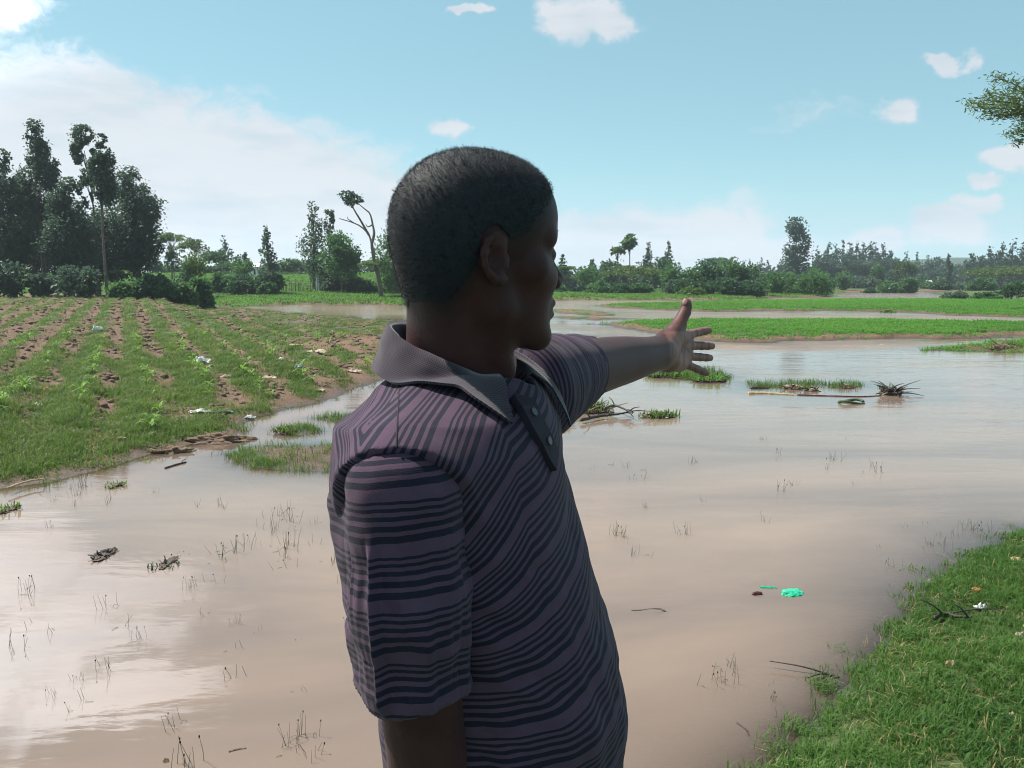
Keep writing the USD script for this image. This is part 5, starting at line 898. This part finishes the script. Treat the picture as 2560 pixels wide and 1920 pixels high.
# ------------------------------------------------------------------ grass, crops, reeds
def blades(n, R, h, w, lean, rng, bend=0.5):
    a = rng.uniform(0, 6.28, n); r = np.sqrt(rng.random(n)) * R; b = np.stack([np.cos(a) * r, np.sin(a) * r, np.full(n, -.004)], 1); hd = rng.uniform(0, 6.28, n); dr = np.stack([np.cos(hd), np.sin(hd), 0 * hd], 1); sd = np.stack([-np.sin(hd), np.cos(hd), 0 * hd], 1)
    H = h * rng.uniform(.5, 1.2, n)[:, None]; ln = lean * rng.uniform(.2, 1.3, n)[:, None]; W = w * rng.uniform(.7, 1.3, n)[:, None]; up = np.array([0, 0, 1.0])
    m = b + dr * H * ln * .35 + up * H * .6; t = b + dr * H * ln * (.9 + bend * .5) + up * H * (1 - bend * ln * .4)
    v = np.stack([b - sd * W * .5, b + sd * W * .5, m + sd * W * .42, m - sd * W * .42, t], 1).reshape(-1, 3); k = np.arange(n)[:, None] * 5
    return v, np.vstack([k + [0, 1, 2], k + [0, 2, 3], k + [3, 2, 4]])
def scatter(name, label, cat, protos, pos, rot, scl, idx):
    pi_ = UsdGeom.PointInstancer.Define(stage, fresh('/World', name)); paths = []
    for m, mat in protos: paths.append(obj('blade_tuft', m, M[mat], pi_).GetPath())
    pi_.CreatePrototypesRel().SetTargets(paths); pi_.CreateProtoIndicesAttr(Vt.IntArray.FromNumpy(np.asarray(idx, np.int32))); pi_.CreatePositionsAttr(Vt.Vec3fArray.FromNumpy(np.asarray(pos, np.float32)))
    q = np.zeros((len(pos), 4), np.float32); pi_.CreateOrientationsAttr(Vt.QuathArray([Gf.Quath(float(math.cos(a / 2)), 0, 0, float(math.sin(a / 2))) for a in rot])); pi_.CreateScalesAttr(Vt.Vec3fArray.FromNumpy(np.asarray(scl, np.float32)))
    return tag(pi_, label, cat, kind='stuff')
def sample_polar(n, r0, r1, a0, a1, rng, power=1.0):
    u = rng.random(n); r = r0 * (r1 / r0) ** (u ** power); a = np.radians(rng.uniform(a0, a1, n)); return r * np.sin(a), r * np.cos(a), r
rng = np.random.default_rng(11)
# bank at the feet
x, y = rng.uniform(-2.6, 6.5, 60000), rng.uniform(-1.2, 6.6, 60000); vis = (x > .4) & (y > 1.6); keep = vis | (rng.random(len(x)) < .35); x, y = x[keep], y[keep]
h, wh, sd, _ = land(x, y, 'all'); c = cover_at(x, y, wh, sd); k = (wh == 0) & (sd > -.04 - .16 * rng.random(len(x)) ** 3) & (rng.random(len(x)) < np.where(sd > .05, .10 + .9 * c, .30)) & (np.hypot(x, y) > .5); x, y, h = x[k], y[k], h[k]
n1 = fbm2(x, y, 2.2, 51, 3)
pr = [(blades(26, .055, .040, .0042, .75, rng), 'blade'), (blades(24, .06, .052, .0045, .9, rng), 'blade'), (blades(18, .05, .030, .0075, 1.0, rng), 'blade'), (blades(20, .06, .060, .0038, .7, rng), 'blade'), (blades(9, .06, .045, .0035, 1.2, rng), 'blade_dry')]
idx = rng.choice(5, len(x), p=[.31, .28, .16, .15, .10]); s = rng.uniform(.65, 1.2, len(x)) * (.55 + .9 * n1)
scatter('grass', 'short green grass of the near bank at the lower right', 'grass', pr, np.stack([x, y, h], 1), rng.uniform(0, 6.28, len(x)), np.stack([s] * 3, 1), idx)
# ploughed field
x, y, r = sample_polar(175000, 4.3, 56, -76, 4, rng, .9); h, wh, sd, isf_ = land(x, y, 'all'); c = cover_at(x, y, wh, sd); k = (((wh == 1) | (wh == 2)) & (sd > -.15) & (rng.random(len(x)) < .04 + .96 * c)); x, y, h, r = x[k], y[k], h[k], r[k]
pr = [(blades(16, .09, .085, .0055, .8, rng), 'blade_field'), (blades(14, .09, .11, .006, .7, rng), 'blade_field'), (blades(12, .10, .06, .010, 1.1, rng), 'blade_field'), (blades(7, .09, .09, .006, 1.0, rng), 'blade_dry')]
idx = rng.choice(4, len(x), p=[.36, .26, .26, .12]); n1 = fbm2(x, y, 1.3, 53, 3); s = (.6 + .030 * r) * rng.uniform(.6, 1.25, len(x)) * (.5 + n1); sz = s * np.clip(1.0 - r / 90, .5, 1)
scatter('field_grass', 'low green weeds and grass over the ploughed field', 'grass', pr, np.stack([x, y, h], 1), rng.uniform(0, 6.28, len(x)), np.stack([s, s, sz], 1), idx)
# islands, spits, patches in the flood
x, y, r = sample_polar(120000, 10, 75, -30, 60, rng, .55); h, wh, sd, _ = land(x, y, 'all'); c = cover_at(x, y, wh, sd); k = np.isin(wh, [5, 6, 7, 8, 9]) & (sd > -.1) & (rng.random(len(x)) < .05 + .95 * c) & ((wh != 8) | (rng.random(len(x)) < .5)); x, y, h, r, wh = x[k], y[k], h[k], r[k], wh[k]
pr = [(blades(12, .16, .20, .018, .7, rng), 'blade_isle'), (blades(10, .16, .26, .022, .6, rng), 'blade_isle'), (blades(10, .18, .14, .030, 1.0, rng), 'blade_isle'), (blades(7, .16, .18, .014, .9, rng), 'blade_dry')]
idx = rng.choice(4, len(x), p=[.42, .3, .24, .04]); s = (.5 + .014 * r) * rng.uniform(.6, 1.25, len(x)) * np.where(wh == 8, .6, 1.0)
scatter('island_crops', 'bright green crops and grass on the long strips between the channels', 'crop', pr, np.stack([x, y, h], 1), rng.uniform(0, 6.28, len(x)), np.stack([s, s, s * .38], 1), idx)
x, y, r = sample_polar(60000, 5, 26, -30, 30, rng, .9); h, wh, sd, _ = land(x, y, 'all'); c = cover_at(x, y, wh, sd); k = np.isin(wh, [10, 11]) & (sd > -.05) & (rng.random(len(x)) < .15 + .75 * c); x, y, h, r = x[k], y[k], np.maximum(h[k], -.02), r[k]
pr = [(blades(12, .08, .10, .006, .8, rng), 'blade_field'), (blades(10, .08, .13, .006, .7, rng), 'blade_field'), (blades(8, .08, .07, .008, 1.0, rng), 'blade_field')]
s = (.55 + .03 * r) * rng.uniform(.5, 1.2, len(x)); scatter('marsh_grass', 'thin grass standing in the shallow water between field and channel', 'grass', pr, np.stack([x, y, h], 1), rng.uniform(0, 6.28, len(x)), np.stack([s] * 3, 1), rng.integers(0, 3, len(x)))
# meadows behind
x, y, r = sample_polar(70000, 55, 130, -46, 34, rng, 1.0); h, wh, sd, _ = land(x, y, 'all'); k = (wh == 3) & (sd > .2) & (rng.random(len(x)) < .25 + .75 * np.clip(sd / 8, 0, 1)); x, y, h, r = x[k], y[k], h[k], r[k]
pr = [(blades(10, .5, .45, .07, .6, rng), 'blade_isle'), (blades(10, .5, .35, .08, .8, rng), 'blade_isle'), (blades(10, .5, .4, .07, .7, rng), 'blade_field')]
s = rng.uniform(.5, 1.1, len(x)); scatter('meadow_grass', 'light green meadow behind the trees on the far side', 'meadow', pr, np.stack([x, y, h], 1), rng.uniform(0, 6.28, len(x)), np.stack([s, s, s * .6], 1), rng.integers(0, 3, len(x)))

# clods of turned earth: stuff over the field, the big ones single things
def clod(seed, r, flat=.6):
    m = trimesh.creation.icosphere(2, 1.0); v = m.vertices; v = v * (0.72 + .62 * meshkit.fbm(v * 1.7 + seed * 3.1, 4, seed))[:, None] * [1, .8, flat] * r; return v, m.faces
x, y, r = sample_polar(42000, 4.6, 50, -74, 3, rng, .9); h, wh, sd, _ = land(x, y, 'all'); c = cover_at(x, y, wh, sd); k = np.isin(wh, [1, 2]) & (sd > .3 + .8 * rng.random(len(x))) & (rng.random(len(x)) < .8 * (1 - c) ** 1.2); x, y, h, r = x[k], y[k], h[k], r[k]
s = rng.uniform(.25, 1.15, len(x)) ** 1.7 * (.65 + .028 * r); pos = np.stack([x, y, h], 1)
pc = UsdGeom.PointInstancer.Define(stage, fresh('/World', 'soil_clods')); pp = [obj('clod', clod(q, .055), M['clod'], pc, smooth=40).GetPath() for q in range(5)]
pc.CreatePrototypesRel().SetTargets(pp); pc.CreateProtoIndicesAttr(Vt.IntArray.FromNumpy(rng.integers(0, 5, len(x)).astype(np.int32))); pc.CreatePositionsAttr(Vt.Vec3fArray.FromNumpy(pos.astype(np.float32)))
pc.CreateOrientationsAttr(Vt.QuathArray([Gf.Quath(float(math.cos(a / 2)), 0, 0, float(math.sin(a / 2))) for a in rng.uniform(0, 6.28, len(x))])); pc.CreateScalesAttr(Vt.Vec3fArray.FromNumpy(np.stack([s] * 3, 1).astype(np.float32))); tag(pc, 'brown clods of turned earth strewn over the ploughed field', 'soil', kind='stuff')

# maize seedlings along the furrows
def maize(seed):
    rg = np.random.default_rng(seed); vs = []
    for q in range(7):
        a = q * 2.4 + rg.normal() * .3; L_ = rg.uniform(.16, .28); z0 = .02 + .018 * q; tt_ = np.linspace(0, 1, 6); out = L_ * tt_ * .75; z = z0 + L_ * (1.15 * tt_ - .95 * tt_ ** 2.2); w = .020 * np.sin(np.pi * (tt_ * .85 + .12)); d = np.array([math.cos(a), math.sin(a)]); sdv = np.array([-d[1], d[0]])
        c_ = np.stack([d[0] * out, d[1] * out, z], 1); l_ = c_ + np.c_[sdv[0] * w, sdv[1] * w, .006 + 0 * w]; r_ = c_ - np.c_[sdv[0] * w, sdv[1] * w, -.006 + 0 * w]; v = np.stack([l_, c_, r_], 1).reshape(-1, 3)
        f = [(i * 3 + a_, i * 3 + a_ + 1, i * 3 + 3 + a_ + 1, i * 3 + 3 + a_) for i in range(5) for a_ in (0, 1)]; f = np.array(f); vs.append((v, np.vstack([f[:, [0, 1, 2]], f[:, [0, 2, 3]]])))
    return join(vs)
protos = []
for q in range(3):
    p = None
cand = []
for a in np.arange(-40, 40):
    for b in np.arange(6, 34, .42):
        p = FPER * (a * .78 + .2) + FDIR * b; cand.append(p + rng.normal(size=2) * .05)
cand = np.array(cand); h, wh, sd, _ = land(cand[:, 0], cand[:, 1], 'all'); th = np.arctan2(cand[:, 0], cand[:, 1]); rr_ = np.hypot(*cand.T); k = (wh == 1) & (sd > .5) & (th > -.62) & (th < .02) & (rng.random(len(cand)) < np.where(rr_ < 17, .5, .3)); cand, h = cand[k], h[k]; o = np.argsort(np.hypot(*cand.T))[:120]; base = []
for q, i_ in enumerate(o):
    loc = (cand[i_, 0], cand[i_, 1], h[i_] - .01); sc = rng.uniform(.45, .95)
    if q < 4:
        t = thing('maize_seedling', 'young maize plant with arching leaves in the field rows', 'maize', loc, rng.uniform(0, 6.28), 'maize seedlings in the furrow rows', sc); obj('leaves', maize(q), M['maize'], t, smooth=True); obj('stem', tube([(0, 0, -.02), (0, 0, .10), (.004, .002, .17)], [.007, .006, .003], 6), M['maize'], t); base.append(t)
    else: dup(base[q % 4], 'young maize plant with arching leaves in the field rows', 'maize', loc, rng.uniform(0, 6.28), sc, 'maize seedlings in the furrow rows')

# sedges and stalks in the flood
def sedge(seed, n, hgt, heads=True):
    rg = np.random.default_rng(seed); st, hd = [], []
    for q in range(n):
        b = np.array([rg.normal() * .035, rg.normal() * .035, -.06]); tip = b + np.array([rg.normal() * .03, rg.normal() * .03, .06 + hgt * rg.uniform(.45, 1.15)]); mid = (b + tip) / 2 + np.array([rg.normal() * .004, rg.normal() * .004, .004])
        if rg.random() < .18: tip = mid + np.array([rg.normal() * .07, rg.normal() * .05, -.02])
        p = bezier([b, mid, tip], 3); st.append(tube(p, np.linspace(.0017, .0008, len(p)), 4))
        if heads and rg.random() < .18: m = trimesh.creation.icosphere(1, .0040); hd.append((m.vertices * [1, 1, 1.9] + tip, m.faces))
    return join(st), join(hd) if hd else None
reg = [('rooted in the brown shallows at the lower left', [(20, 1060), (90, 1290), (40, 1480), (80, 1620), (230, 1560), (330, 1240)], 18, 'sedge stalks in the lower left shallows', (0, 460, 1270, 1650)), ('in the bluish shallows left of the sleeve', None, 28, 'sedge stalks left of the sleeve', (450, 735, 1100, 1260)), ('in the flood beside the hanging arm', None, 12, 'sedge stalks beside the hanging arm', (480, 800, 1280, 1640)),
       ('in the water right of the chest', None, 14, 'sedge stalks right of the chest', (1230, 1480, 970, 1200)), ('in the open shallows before the floating pole', None, 14, 'sedge stalks before the floating pole', (1480, 1900, 950, 1130)), ('at the flooded foot of the near bank', None, 20, 'sedge stalks at the near bank', (1880, 2205, 1100, 1330)), ('in the dark water below the near bank', None, 10, 'sedge stalks under the bank edge', (1480, 1780, 1440, 1640)), ('along the flooded left field margin', None, 16, 'sedge stalks along the field margin', (0, 640, 1040, 1150))]
sp = []
for gi, (where, _, cnt, grp, (x0, x1, y0, y1)) in enumerate(reg):
    cl = [(rng.uniform(x0, x1), rng.uniform(y0, y1)) for _ in range(5)]; first = None
    for q in range(cnt):
        a, b = cl[rng.integers(5)]; a, b = (a + rng.normal() * (x1 - x0) * .09, b + rng.normal() * (y1 - y0) * .10) if q % 3 else (rng.uniform(x0, x1), rng.uniform(y0, y1)); g = G(np.clip(a, x0, x1), np.clip(b, y0, y1)); z = hz(g[0], g[1])
        if z > .02: continue
        lab = 'dark thin sedge stalks ' + where; rz, sc = rng.uniform(0, 6.28), rng.uniform(.35, .85) * (1 + .035 * g[1] if gi in (1, 3, 4, 7) else 1)
        if len(sp) < 5 * (gi + 1) and q < 5:
            t = thing('sedge', lab, 'sedge', (g[0], g[1], 0), rz, grp, sc); st, hd = sedge(gi * 10 + q, [2, 3, 6, 9, 4][q], [.05, .07, .10, .12, .07][q]); obj('stalks', st, M['sedge'], t)
            if hd is not None: tag(obj('seed_heads', hd, M['dark_wood'], t, smooth=True), kind='stuff')
            sp.append(t)
        else: dup(sp[-1 - rng.integers(min(4, len(sp)))], lab, 'sedge', (g[0], g[1], 0), rz, sc, grp)

# ------------------------------------------------------------------ driftwood, litter and debris, one by one
def gpt(a, b, dz=0.0): g = G(a, b); g[2] = max(hz(g[0], g[1]), -.004) + dz; g2 = G(a, b, g[2]); return np.array([g2[0], g2[1], max(hz(g2[0], g2[1]), -.004) + dz])
def stick(name, label, cat, pts, r0, r1, mat, twigs=0, dz=.004, seed=0):
    rg = np.random.default_rng(seed); P = np.array([gpt(a, b, dz) for a, b in pts]); c0 = P[0].copy(); t = thing(name, label, cat, c0); p = bezier(P - c0, 7); p[:, 2] += (rg.normal(size=len(p)) * r0 * .10); obj('shaft' if cat != 'branch' else 'limb', tube(p, np.linspace(r0, r1, len(p)), 7), M[mat], t, smooth=True)
    for q in range(twigs):
        s = p[rg.integers(2, len(p) - 1)]; ln = (rg.normal(size=3) * [1, .6, .3] + [0, 0, .3]) * min(r0 * 14, .16); obj('twig', tube(bezier([s, s + ln * .5 + [0, 0, r0], s + ln], 4), np.linspace(r0 * .5, r0 * .2, 9), 5), M[mat], t, smooth=True)
    return t
stick('stick', 'thin bent brown stick floating between the person and the green cloth', 'stick', [(1364, 1320), (1384, 1319), (1405, 1316), (1428, 1316), (1444, 1324)], .0055, .003, 'dark_wood', 1, .002)
stick('stick', 'dark twiggy stick lying on the near bank edge, right of the shoreline', 'stick', [(2018, 1334), (2042, 1324), (2068, 1330), (2100, 1331)], .011, .006, 'dark_wood', 3, .025, 3)
stick('stick', 'broken dark stick in the shallows under the near bank', 'stick', [(1780, 1450), (1798, 1458), (1812, 1464)], .010, .006, 'dark_wood', 2, .004, 4)
stick('stick', 'short slanting twig in the water, lower middle right', 'stick', [(1592, 1562), (1606, 1572), (1616, 1580)], .0045, .0025, 'dark_wood', 1, .004, 5)
stick('stick', 'pale banded short stick floating at the lower left', 'stick', [(494, 1625), (512, 1620), (531, 1617)], .0055, .005, 'wood', 0, .003, 6)
stick('stick', 'long dry curved stalk on the left field margin', 'stick', [(16, 1046), (34, 1026), (62, 1017), (92, 1015)], .010, .006, 'straw', 1, .06, 7)
stick('stick', 'dark stick in the shallows off the left field edge', 'stick', [(357, 1011), (376, 1005), (402, 998)], .012, .007, 'dark_wood', 1, .01, 8)
stick('branch', 'forked dark branch lying beside the debris mound under the outstretched arm', 'branch', [(1255, 907), (1300, 898), (1325, 896), (1362, 890)], .022, .010, 'dark_wood', 5, .05, 9)
stick('branch', 'arched dark branch rising from the debris mound under the arm', 'branch', [(1306, 882), (1328, 876), (1352, 885), (1366, 892)], .018, .009, 'dark_wood', 2, .10, 10)
stick('pole', 'long pale pole with a pointed end floating mid-stream', 'pole', [(1617, 850.5), (1650, 850), (1690, 852), (1720, 853.5)], .030, .014, 'straw', 0, .006, 11)
stick('vine', 'thin reddish vine trailing right from the floating pole', 'vine', [(1722, 853.6), (1760, 855), (1800, 856), (1835, 857), (1870, 857), (1902, 855)], .016, .012, 'red_plastic', 0, .006, 12)
stick('stick', 'thin dark stick left of the debris patch behind the pole', 'stick', [(1622, 838), (1642, 837), (1660, 838)], .022, .012, 'dark_wood', 0, .012, 13)
# ring-shaped stalk
c0 = gpt(1839, 871); th = np.linspace(0, 2 * math.pi * .93, 40); ax, ay = 26 * px(c0[1]), 5.5 * px(c0[1]) * 7; rg = np.random.default_rng(3); t = thing('stalk_loop', 'green stalk bent into a flat loop floating right of midstream', 'stalk', c0)
obj('loop', tube(np.stack([np.cos(th) * ax, np.sin(th) * ay * .5, .02 + .02 * np.sin(th * 2)], 1), .020, 7), M['sedge'], t, smooth=True)
# debris mounds and tussocks
def mound(label, cat, x0, x1, y0, y1, hgt, seed, mat='clod', grass=60, twigs=14, leaves=10, gl='blade_field', name='debris_mound'):
    rg = np.random.default_rng(seed); c0 = gpt((x0 + x1) / 2, y1 - (y1 - y0) * .3, 0); m = px(c0[1]); w = (x1 - x0) * m / 2; dpt = max(w * .45, .12); c0[2] = 0; t = thing(name, label, cat, c0)
    ic = trimesh.creation.icosphere(4, 1.0); v = ic.vertices.copy(); v = v * (.42 + 1.15 * meshkit.fbm(v * 3.0 + seed * 1.7, 5, seed))[:, None] * [w, dpt, hgt * .48]; v[:, 2] -= hgt * .1; obj('mud', (v, ic.faces), M[mat], t, smooth=60)
    def on(): a, r_ = rg.uniform(0, 6.28), math.sqrt(rg.random()) * .92; return np.array([math.cos(a) * r_ * w, math.sin(a) * r_ * dpt, hgt * .42 * (1 - r_ ** 2)])
    if grass:
        vs = []
        for q in range(max(2, int(grass * .45))): bv_, bf_ = blades(7, .08 + .16 * w, (hgt * .55 + .03) * rg.uniform(.25, 1.0), .006 + .0007 * c0[1], .9, rg); vs.append((bv_ + on(), bf_))
        tag(obj('grass', join(vs), M[gl], t), kind='stuff')
    tw = []
    for q in range(twigs): a = on(); d = rg.normal(size=3) * [1, .6, .45]; d[2] = abs(d[2]); ln = rg.uniform(.3, .9) * max(w * .5, hgt * 1.2); tw.append(tube(bezier([a, a + d * ln * .5, a + d * ln + [0, 0, -.1 * ln]], 3), np.linspace(.006 + .0006 * c0[1], .003, 7), 4))
    if tw: tag(obj('twigs', join(tw), M['wood' if seed % 2 else 'dark_wood'], t), kind='stuff')
    if leaves:
        c_ = np.array([on() + [0, 0, .015] for _ in range(leaves)]); tag(obj('dead_leaves', cards(c_, rg.normal(size=c_.shape) * [1, 1, .3], .10 + .004 * c0[1], .05, rg, 0, .7), M['cream' if seed % 3 else 'straw'], t), kind='stuff')
    return t
mound('mound of turf, mud and dead stalks in the water under the outstretched arm', 'debris', 1226, 1322, 852, 908, .20, 1, 'clod', 90, 26, 22)
mound('low green tussock alone in the water right of the arm mound', 'tussock', 1386, 1456, 885, 909, .11, 2, 'mud', 90, 4, 4, name='tussock')
mound('small dark clump at the armpit, just above the water', 'debris', 1203, 1230, 908, 924, .10, 3, 'mud', 20, 8, 4)
mound('dark twiggy heap at the right end of the vine', 'debris', 1900, 1948, 832, 862, .24, 4, 'mud', 4, 46, 16)
mound('brown debris patch behind the floating pole', 'debris', 1692, 1738, 828, 845, .12, 5, 'clod', 24, 14, 10)
mound('small pale-topped debris right of the brown patch behind the pole', 'debris', 1738, 1772, 836, 848, .09, 6, 'mud', 4, 10, 10)
mound('small dark lump with a white flake, end of the grass line', 'debris', 1812, 1846, 828, 841, .09, 7, 'mud', 12, 6, 3)
mound('grass clump right below the little finger, with dark twigs', 'tussock', 1498, 1570, 808, 832, .16, 8, 'mud', 80, 14, 4, 'blade_isle', name='tussock')
mound('wide grass clump in the water under the wrist and palm', 'tussock', 1392, 1492, 796, 822, .16, 9, 'mud', 120, 8, 6, 'blade_isle', name='tussock')
mound('reddish-brown twig clump in the lower left shallows', 'debris', 208, 244, 1184, 1208, .035, 12, 'mud', 0, 44, 0)
mound('small dead grass clump right of the reddish-brown twig clump', 'tussock', 352, 376, 1204, 1222, .02, 12, 'mud', 14, 6, 0, 'sedge', name='tussock')
mound('tiny green tuft in the water at the left edge', 'tussock', 6, 34, 1090, 1108, .05, 13, 'mud', 16, 0, 0, name='tussock')
mound('tiny dark tuft in the water off the left field margin', 'tussock', 245, 264, 1040, 1054, .05, 14, 'mud', 14, 3, 0, name='tussock')
mound('muddy debris heap at the right edge on the spit', 'debris', 2135, 2210, 733, 757, .30, 15, 'clod', 20, 30, 24)
mound('small dark debris in the channel above the forearm', 'debris', 1240, 1262, 722, 737, .22, 16, 'mud', 0, 16, 3)
mound('tuft with a brown leaf in the swampy shallows left of the shoulder', 'tussock', 592, 640, 920, 942, .10, 17, 'mud', 50, 2, 3, name='tussock')
mound('big dark clod of turned earth at the left field edge', 'clod', 395, 540, 934, 962, .22, 18, 'clod', 6, 0, 0, name='earth_heap')
mound('dark earth heap left of the biggest clod on the field edge', 'clod', 320, 420, 955, 985, .15, 19, 'clod', 14, 4, 3, name='earth_heap')
mound('dark earth heap at the far left of the field', 'clod', 0, 46, 786, 812, .16, 20, 'clod', 2, 0, 2, name='earth_heap')
mound('brown earth heap in the middle of the field', 'clod', 560, 650, 752, 778, .18, 21, 'clod', 4, 6, 4, name='earth_heap')
mound('brown earth heap right of the white bag on the field', 'clod', 455, 560, 782, 812, .18, 22, 'clod', 4, 6, 8, name='earth_heap')
mound('brown earth heap near the right side of the field', 'clod', 640, 730, 800, 836, .15, 23, 'clod', 6, 8, 8, name='earth_heap')
mound('dark clod on the near bank edge at the right', 'clod', 2098, 2126, 1214, 1233, .05, 24, 'mud', 0, 0, 0, name='earth_heap')
# litter: crumpled sheets
def crumple(name, label, cat, a, b, w, hgt, mat, seed, dz=0.0, ratio=.6):
    rg = np.random.default_rng(seed); g = gpt(a, b, dz); L_ = w * px(g[1]); t = thing(name, label, cat, g, rg.uniform(-.4, .4)); u, v = np.meshgrid(np.linspace(-1, 1, 22), np.linspace(-1, 1, 16), indexing='ij'); f1 = meshkit.fbm(np.stack([u * 1.6 + seed, v * 1.6, 0 * u], -1), 4, seed) - .35; f2 = meshkit.noise(np.stack([u * 4 + seed, v * 4, 0 * u + 3], -1), seed)
    edge = 1 + .25 * (meshkit.noise(np.stack([u * 2.2, v * 2.2, 0 * u + seed], -1), 5) - .5); P = np.stack([u * L_ / 2 * edge, v * L_ * ratio / 2 * edge, np.maximum(.004, hgt * (1.3 * f1 + .5 * f2) * (1 - .5 * np.maximum(np.abs(u), np.abs(v)) ** 4))], -1).reshape(-1, 3); i, j = np.meshgrid(np.arange(21), np.arange(15), indexing='ij'); q = np.stack([i * 16 + j, (i + 1) * 16 + j, (i + 1) * 16 + j + 1, i * 16 + j + 1], -1).reshape(-1, 4); n_ = len(P)
    vv = np.vstack([P, P - [0, 0, .002]]); ff = np.vstack([q[:, [0, 1, 2]], q[:, [0, 2, 3]], (q + n_)[:, [2, 1, 0]], (q + n_)[:, [3, 2, 0]]]); obj('sheet', (vv, ff), M[mat], t, smooth=50); return t
for k, (lab, cat, a, b, w, hg, mat) in enumerate([('crumpled white plastic bag, largest litter on the field', 'plastic bag', 434, 789, 38, .16, 'plastic'), ('flat greyish sheet right of the white bag', 'sheet', 486, 803, 36, .05, 'cream'), ('white scrap in front of the small brown heap, mid field', 'scrap', 605, 781, 22, .06, 'plastic'), ('white boxy scrap, right part of the field', 'scrap', 647, 811, 18, .12, 'plastic'), ('cream rubbish near the right field rim', 'scrap', 765, 791, 28, .08, 'cream'), ('cream husks below the far stream', 'scrap', 683, 756, 40, .07, 'cream'),
                                      ('bundle of white rubbish far up the field', 'scrap', 212, 695, 24, .20, 'plastic'), ('small white scrap in the middle of the left field', 'scrap', 207, 800, 10, .05, 'plastic'), ('tiny white scrap beside a maize row', 'scrap', 151, 818, 9, .06, 'plastic'), ('long white scrap on the near left grass', 'scrap', 80, 858, 28, .03, 'plastic'), ('orange-brown dead leaf on the left field', 'leaf', 95, 833, 26, .05, 'orange_leaf'), ('white strip of plastic before the dark bottle', 'plastic strip', 433, 872, 46, .05, 'plastic'), ('white flake by the flooded corner of the field', 'scrap', 541, 897, 22, .05, 'plastic'),
                                      ('cream flake on the near field grass', 'scrap', 271, 890, 16, .05, 'cream'), ('cream flake above the dark earth heap', 'scrap', 328, 926, 14, .04, 'cream'), ('cream flake on the shaded field rim, far left', 'scrap', 262, 940, 18, .03, 'cream'), ('pale husk between the two brown heaps', 'scrap', 582, 800, 30, .05, 'cream'), ('pale husk right of the field centre', 'scrap', 530, 758, 26, .05, 'cream'), ('pale husk on the far right rows', 'scrap', 640, 745, 26, .05, 'cream'), ('pale husk by the near shallow pool', 'scrap', 690, 842, 24, .04, 'cream'), ('pale husk on the left rows', 'scrap', 330, 805, 20, .04, 'cream'),
                                      ('cream dead leaf on the near bank, lower right', 'leaf', 2181, 1543, 26, .02, 'cream'), ('dry tan leaf cluster in the middle of the near bank', 'leaf', 2035, 1480, 26, .02, 'straw'), ('dry tan grass wisp above the tan leaf cluster', 'leaf', 2052, 1442, 22, .03, 'straw'), ('orange dead leaf near the top of the bank', 'leaf', 2112, 1277, 22, .02, 'orange_leaf'), ('pale leaf at the right edge of the bank', 'leaf', 2204, 1378, 18, .03, 'cream'), ('white flower cluster on the bank edge', 'flowers', 2118, 1310, 26, .03, 'plastic'), ('tan dead leaf at the bank top right', 'leaf', 2195, 1215, 24, .02, 'straw'),
                                      ('small yellow flower head floating at the bottom left', 'flower', 359, 1646, 12, .02, 'straw')]): crumple('litter' if cat not in ('leaf', 'flower', 'flowers') else 'fallen_leaf' if cat == 'leaf' else 'flower', lab, cat, a, b, w, hg, mat, 40 + k, .012 if b < 1000 or a > 1900 else .002)
def sunk(name, label, cat, a, b, w, rat, hgt, mat, seed, rz=0.0):
    """a soaked soft thing, its upper folds above the water"""
    g = G(a, b); L_ = w * px(g[1]); t = thing(name, label, cat, (g[0], g[1], 0), rz); ic = trimesh.creation.icosphere(4, 1.0); v = ic.vertices.copy(); v = v * (.62 + .75 * meshkit.fbm(v * 1.5 + seed, 3, seed))[:, None]; v[:, 2] += .25 * np.sin(v[:, 0] * 9 + 3 * v[:, 1]) * .3; obj('folds', (v * [L_ / 2, L_ / 2 * rat, hgt], ic.faces), M[mat], t, smooth=60); return t
sunk('cloth', 'bright green cloth half sunk in the brown water', 'cloth', 1712, 1283, 52, .62, .026, 'green_cloth', 4, .25)
sunk('cloth', 'thin green strip of cloth left of the bright green cloth', 'cloth', 1659, 1270, 38, .16, .010, 'green_cloth', 6, -.1)
sunk('wrapper', 'dark red wrapper floating left of the green cloth', 'wrapper', 1636, 1284, 27, .40, .016, 'red_plastic', 8, .2)
g = gpt(459, 873, .03); t = thing('bottle', 'dark plastic bottle lying behind the white strip', 'bottle', g, .4); prof = np.array([(0, 0), (.03, 0), (.033, .02), (.033, .14), (.014, .19), (.014, .21), (0, .21)]); b_ = trimesh.creation.revolve(prof, sections=18); b_.apply_transform(trimesh.transformations.rotation_matrix(math.pi / 2, [0, 1, 0])); obj('bottle_body', b_, M['sedge'], t, smooth=40)
c_ = trimesh.creation.cylinder(.017, .024, sections=16); c_.apply_transform(trimesh.transformations.rotation_matrix(math.pi / 2, [0, 1, 0])); c_.apply_translation([.222, 0, 0]); obj('cap', c_, M['green_cloth'], t, smooth=40)

# ------------------------------------------------------------------ the air
hb = trimesh.creation.box([3000, 3000, 75]); hb.apply_translation([0, 0, 75 / 2 - 2.0])
M['haze'] = usdkit.material(stage, LOOK + 'haze_air', {'v': ('principled_volume', {'color': (0.80, 0.90, 1.0), 'density': 0.0004, 'anisotropy': 0.2})}, [], volume='v.volume')
haze = obj('haze', hb, M['haze']); tag(haze, 'pale even haze over the whole flood plain', 'haze', kind='stuff')
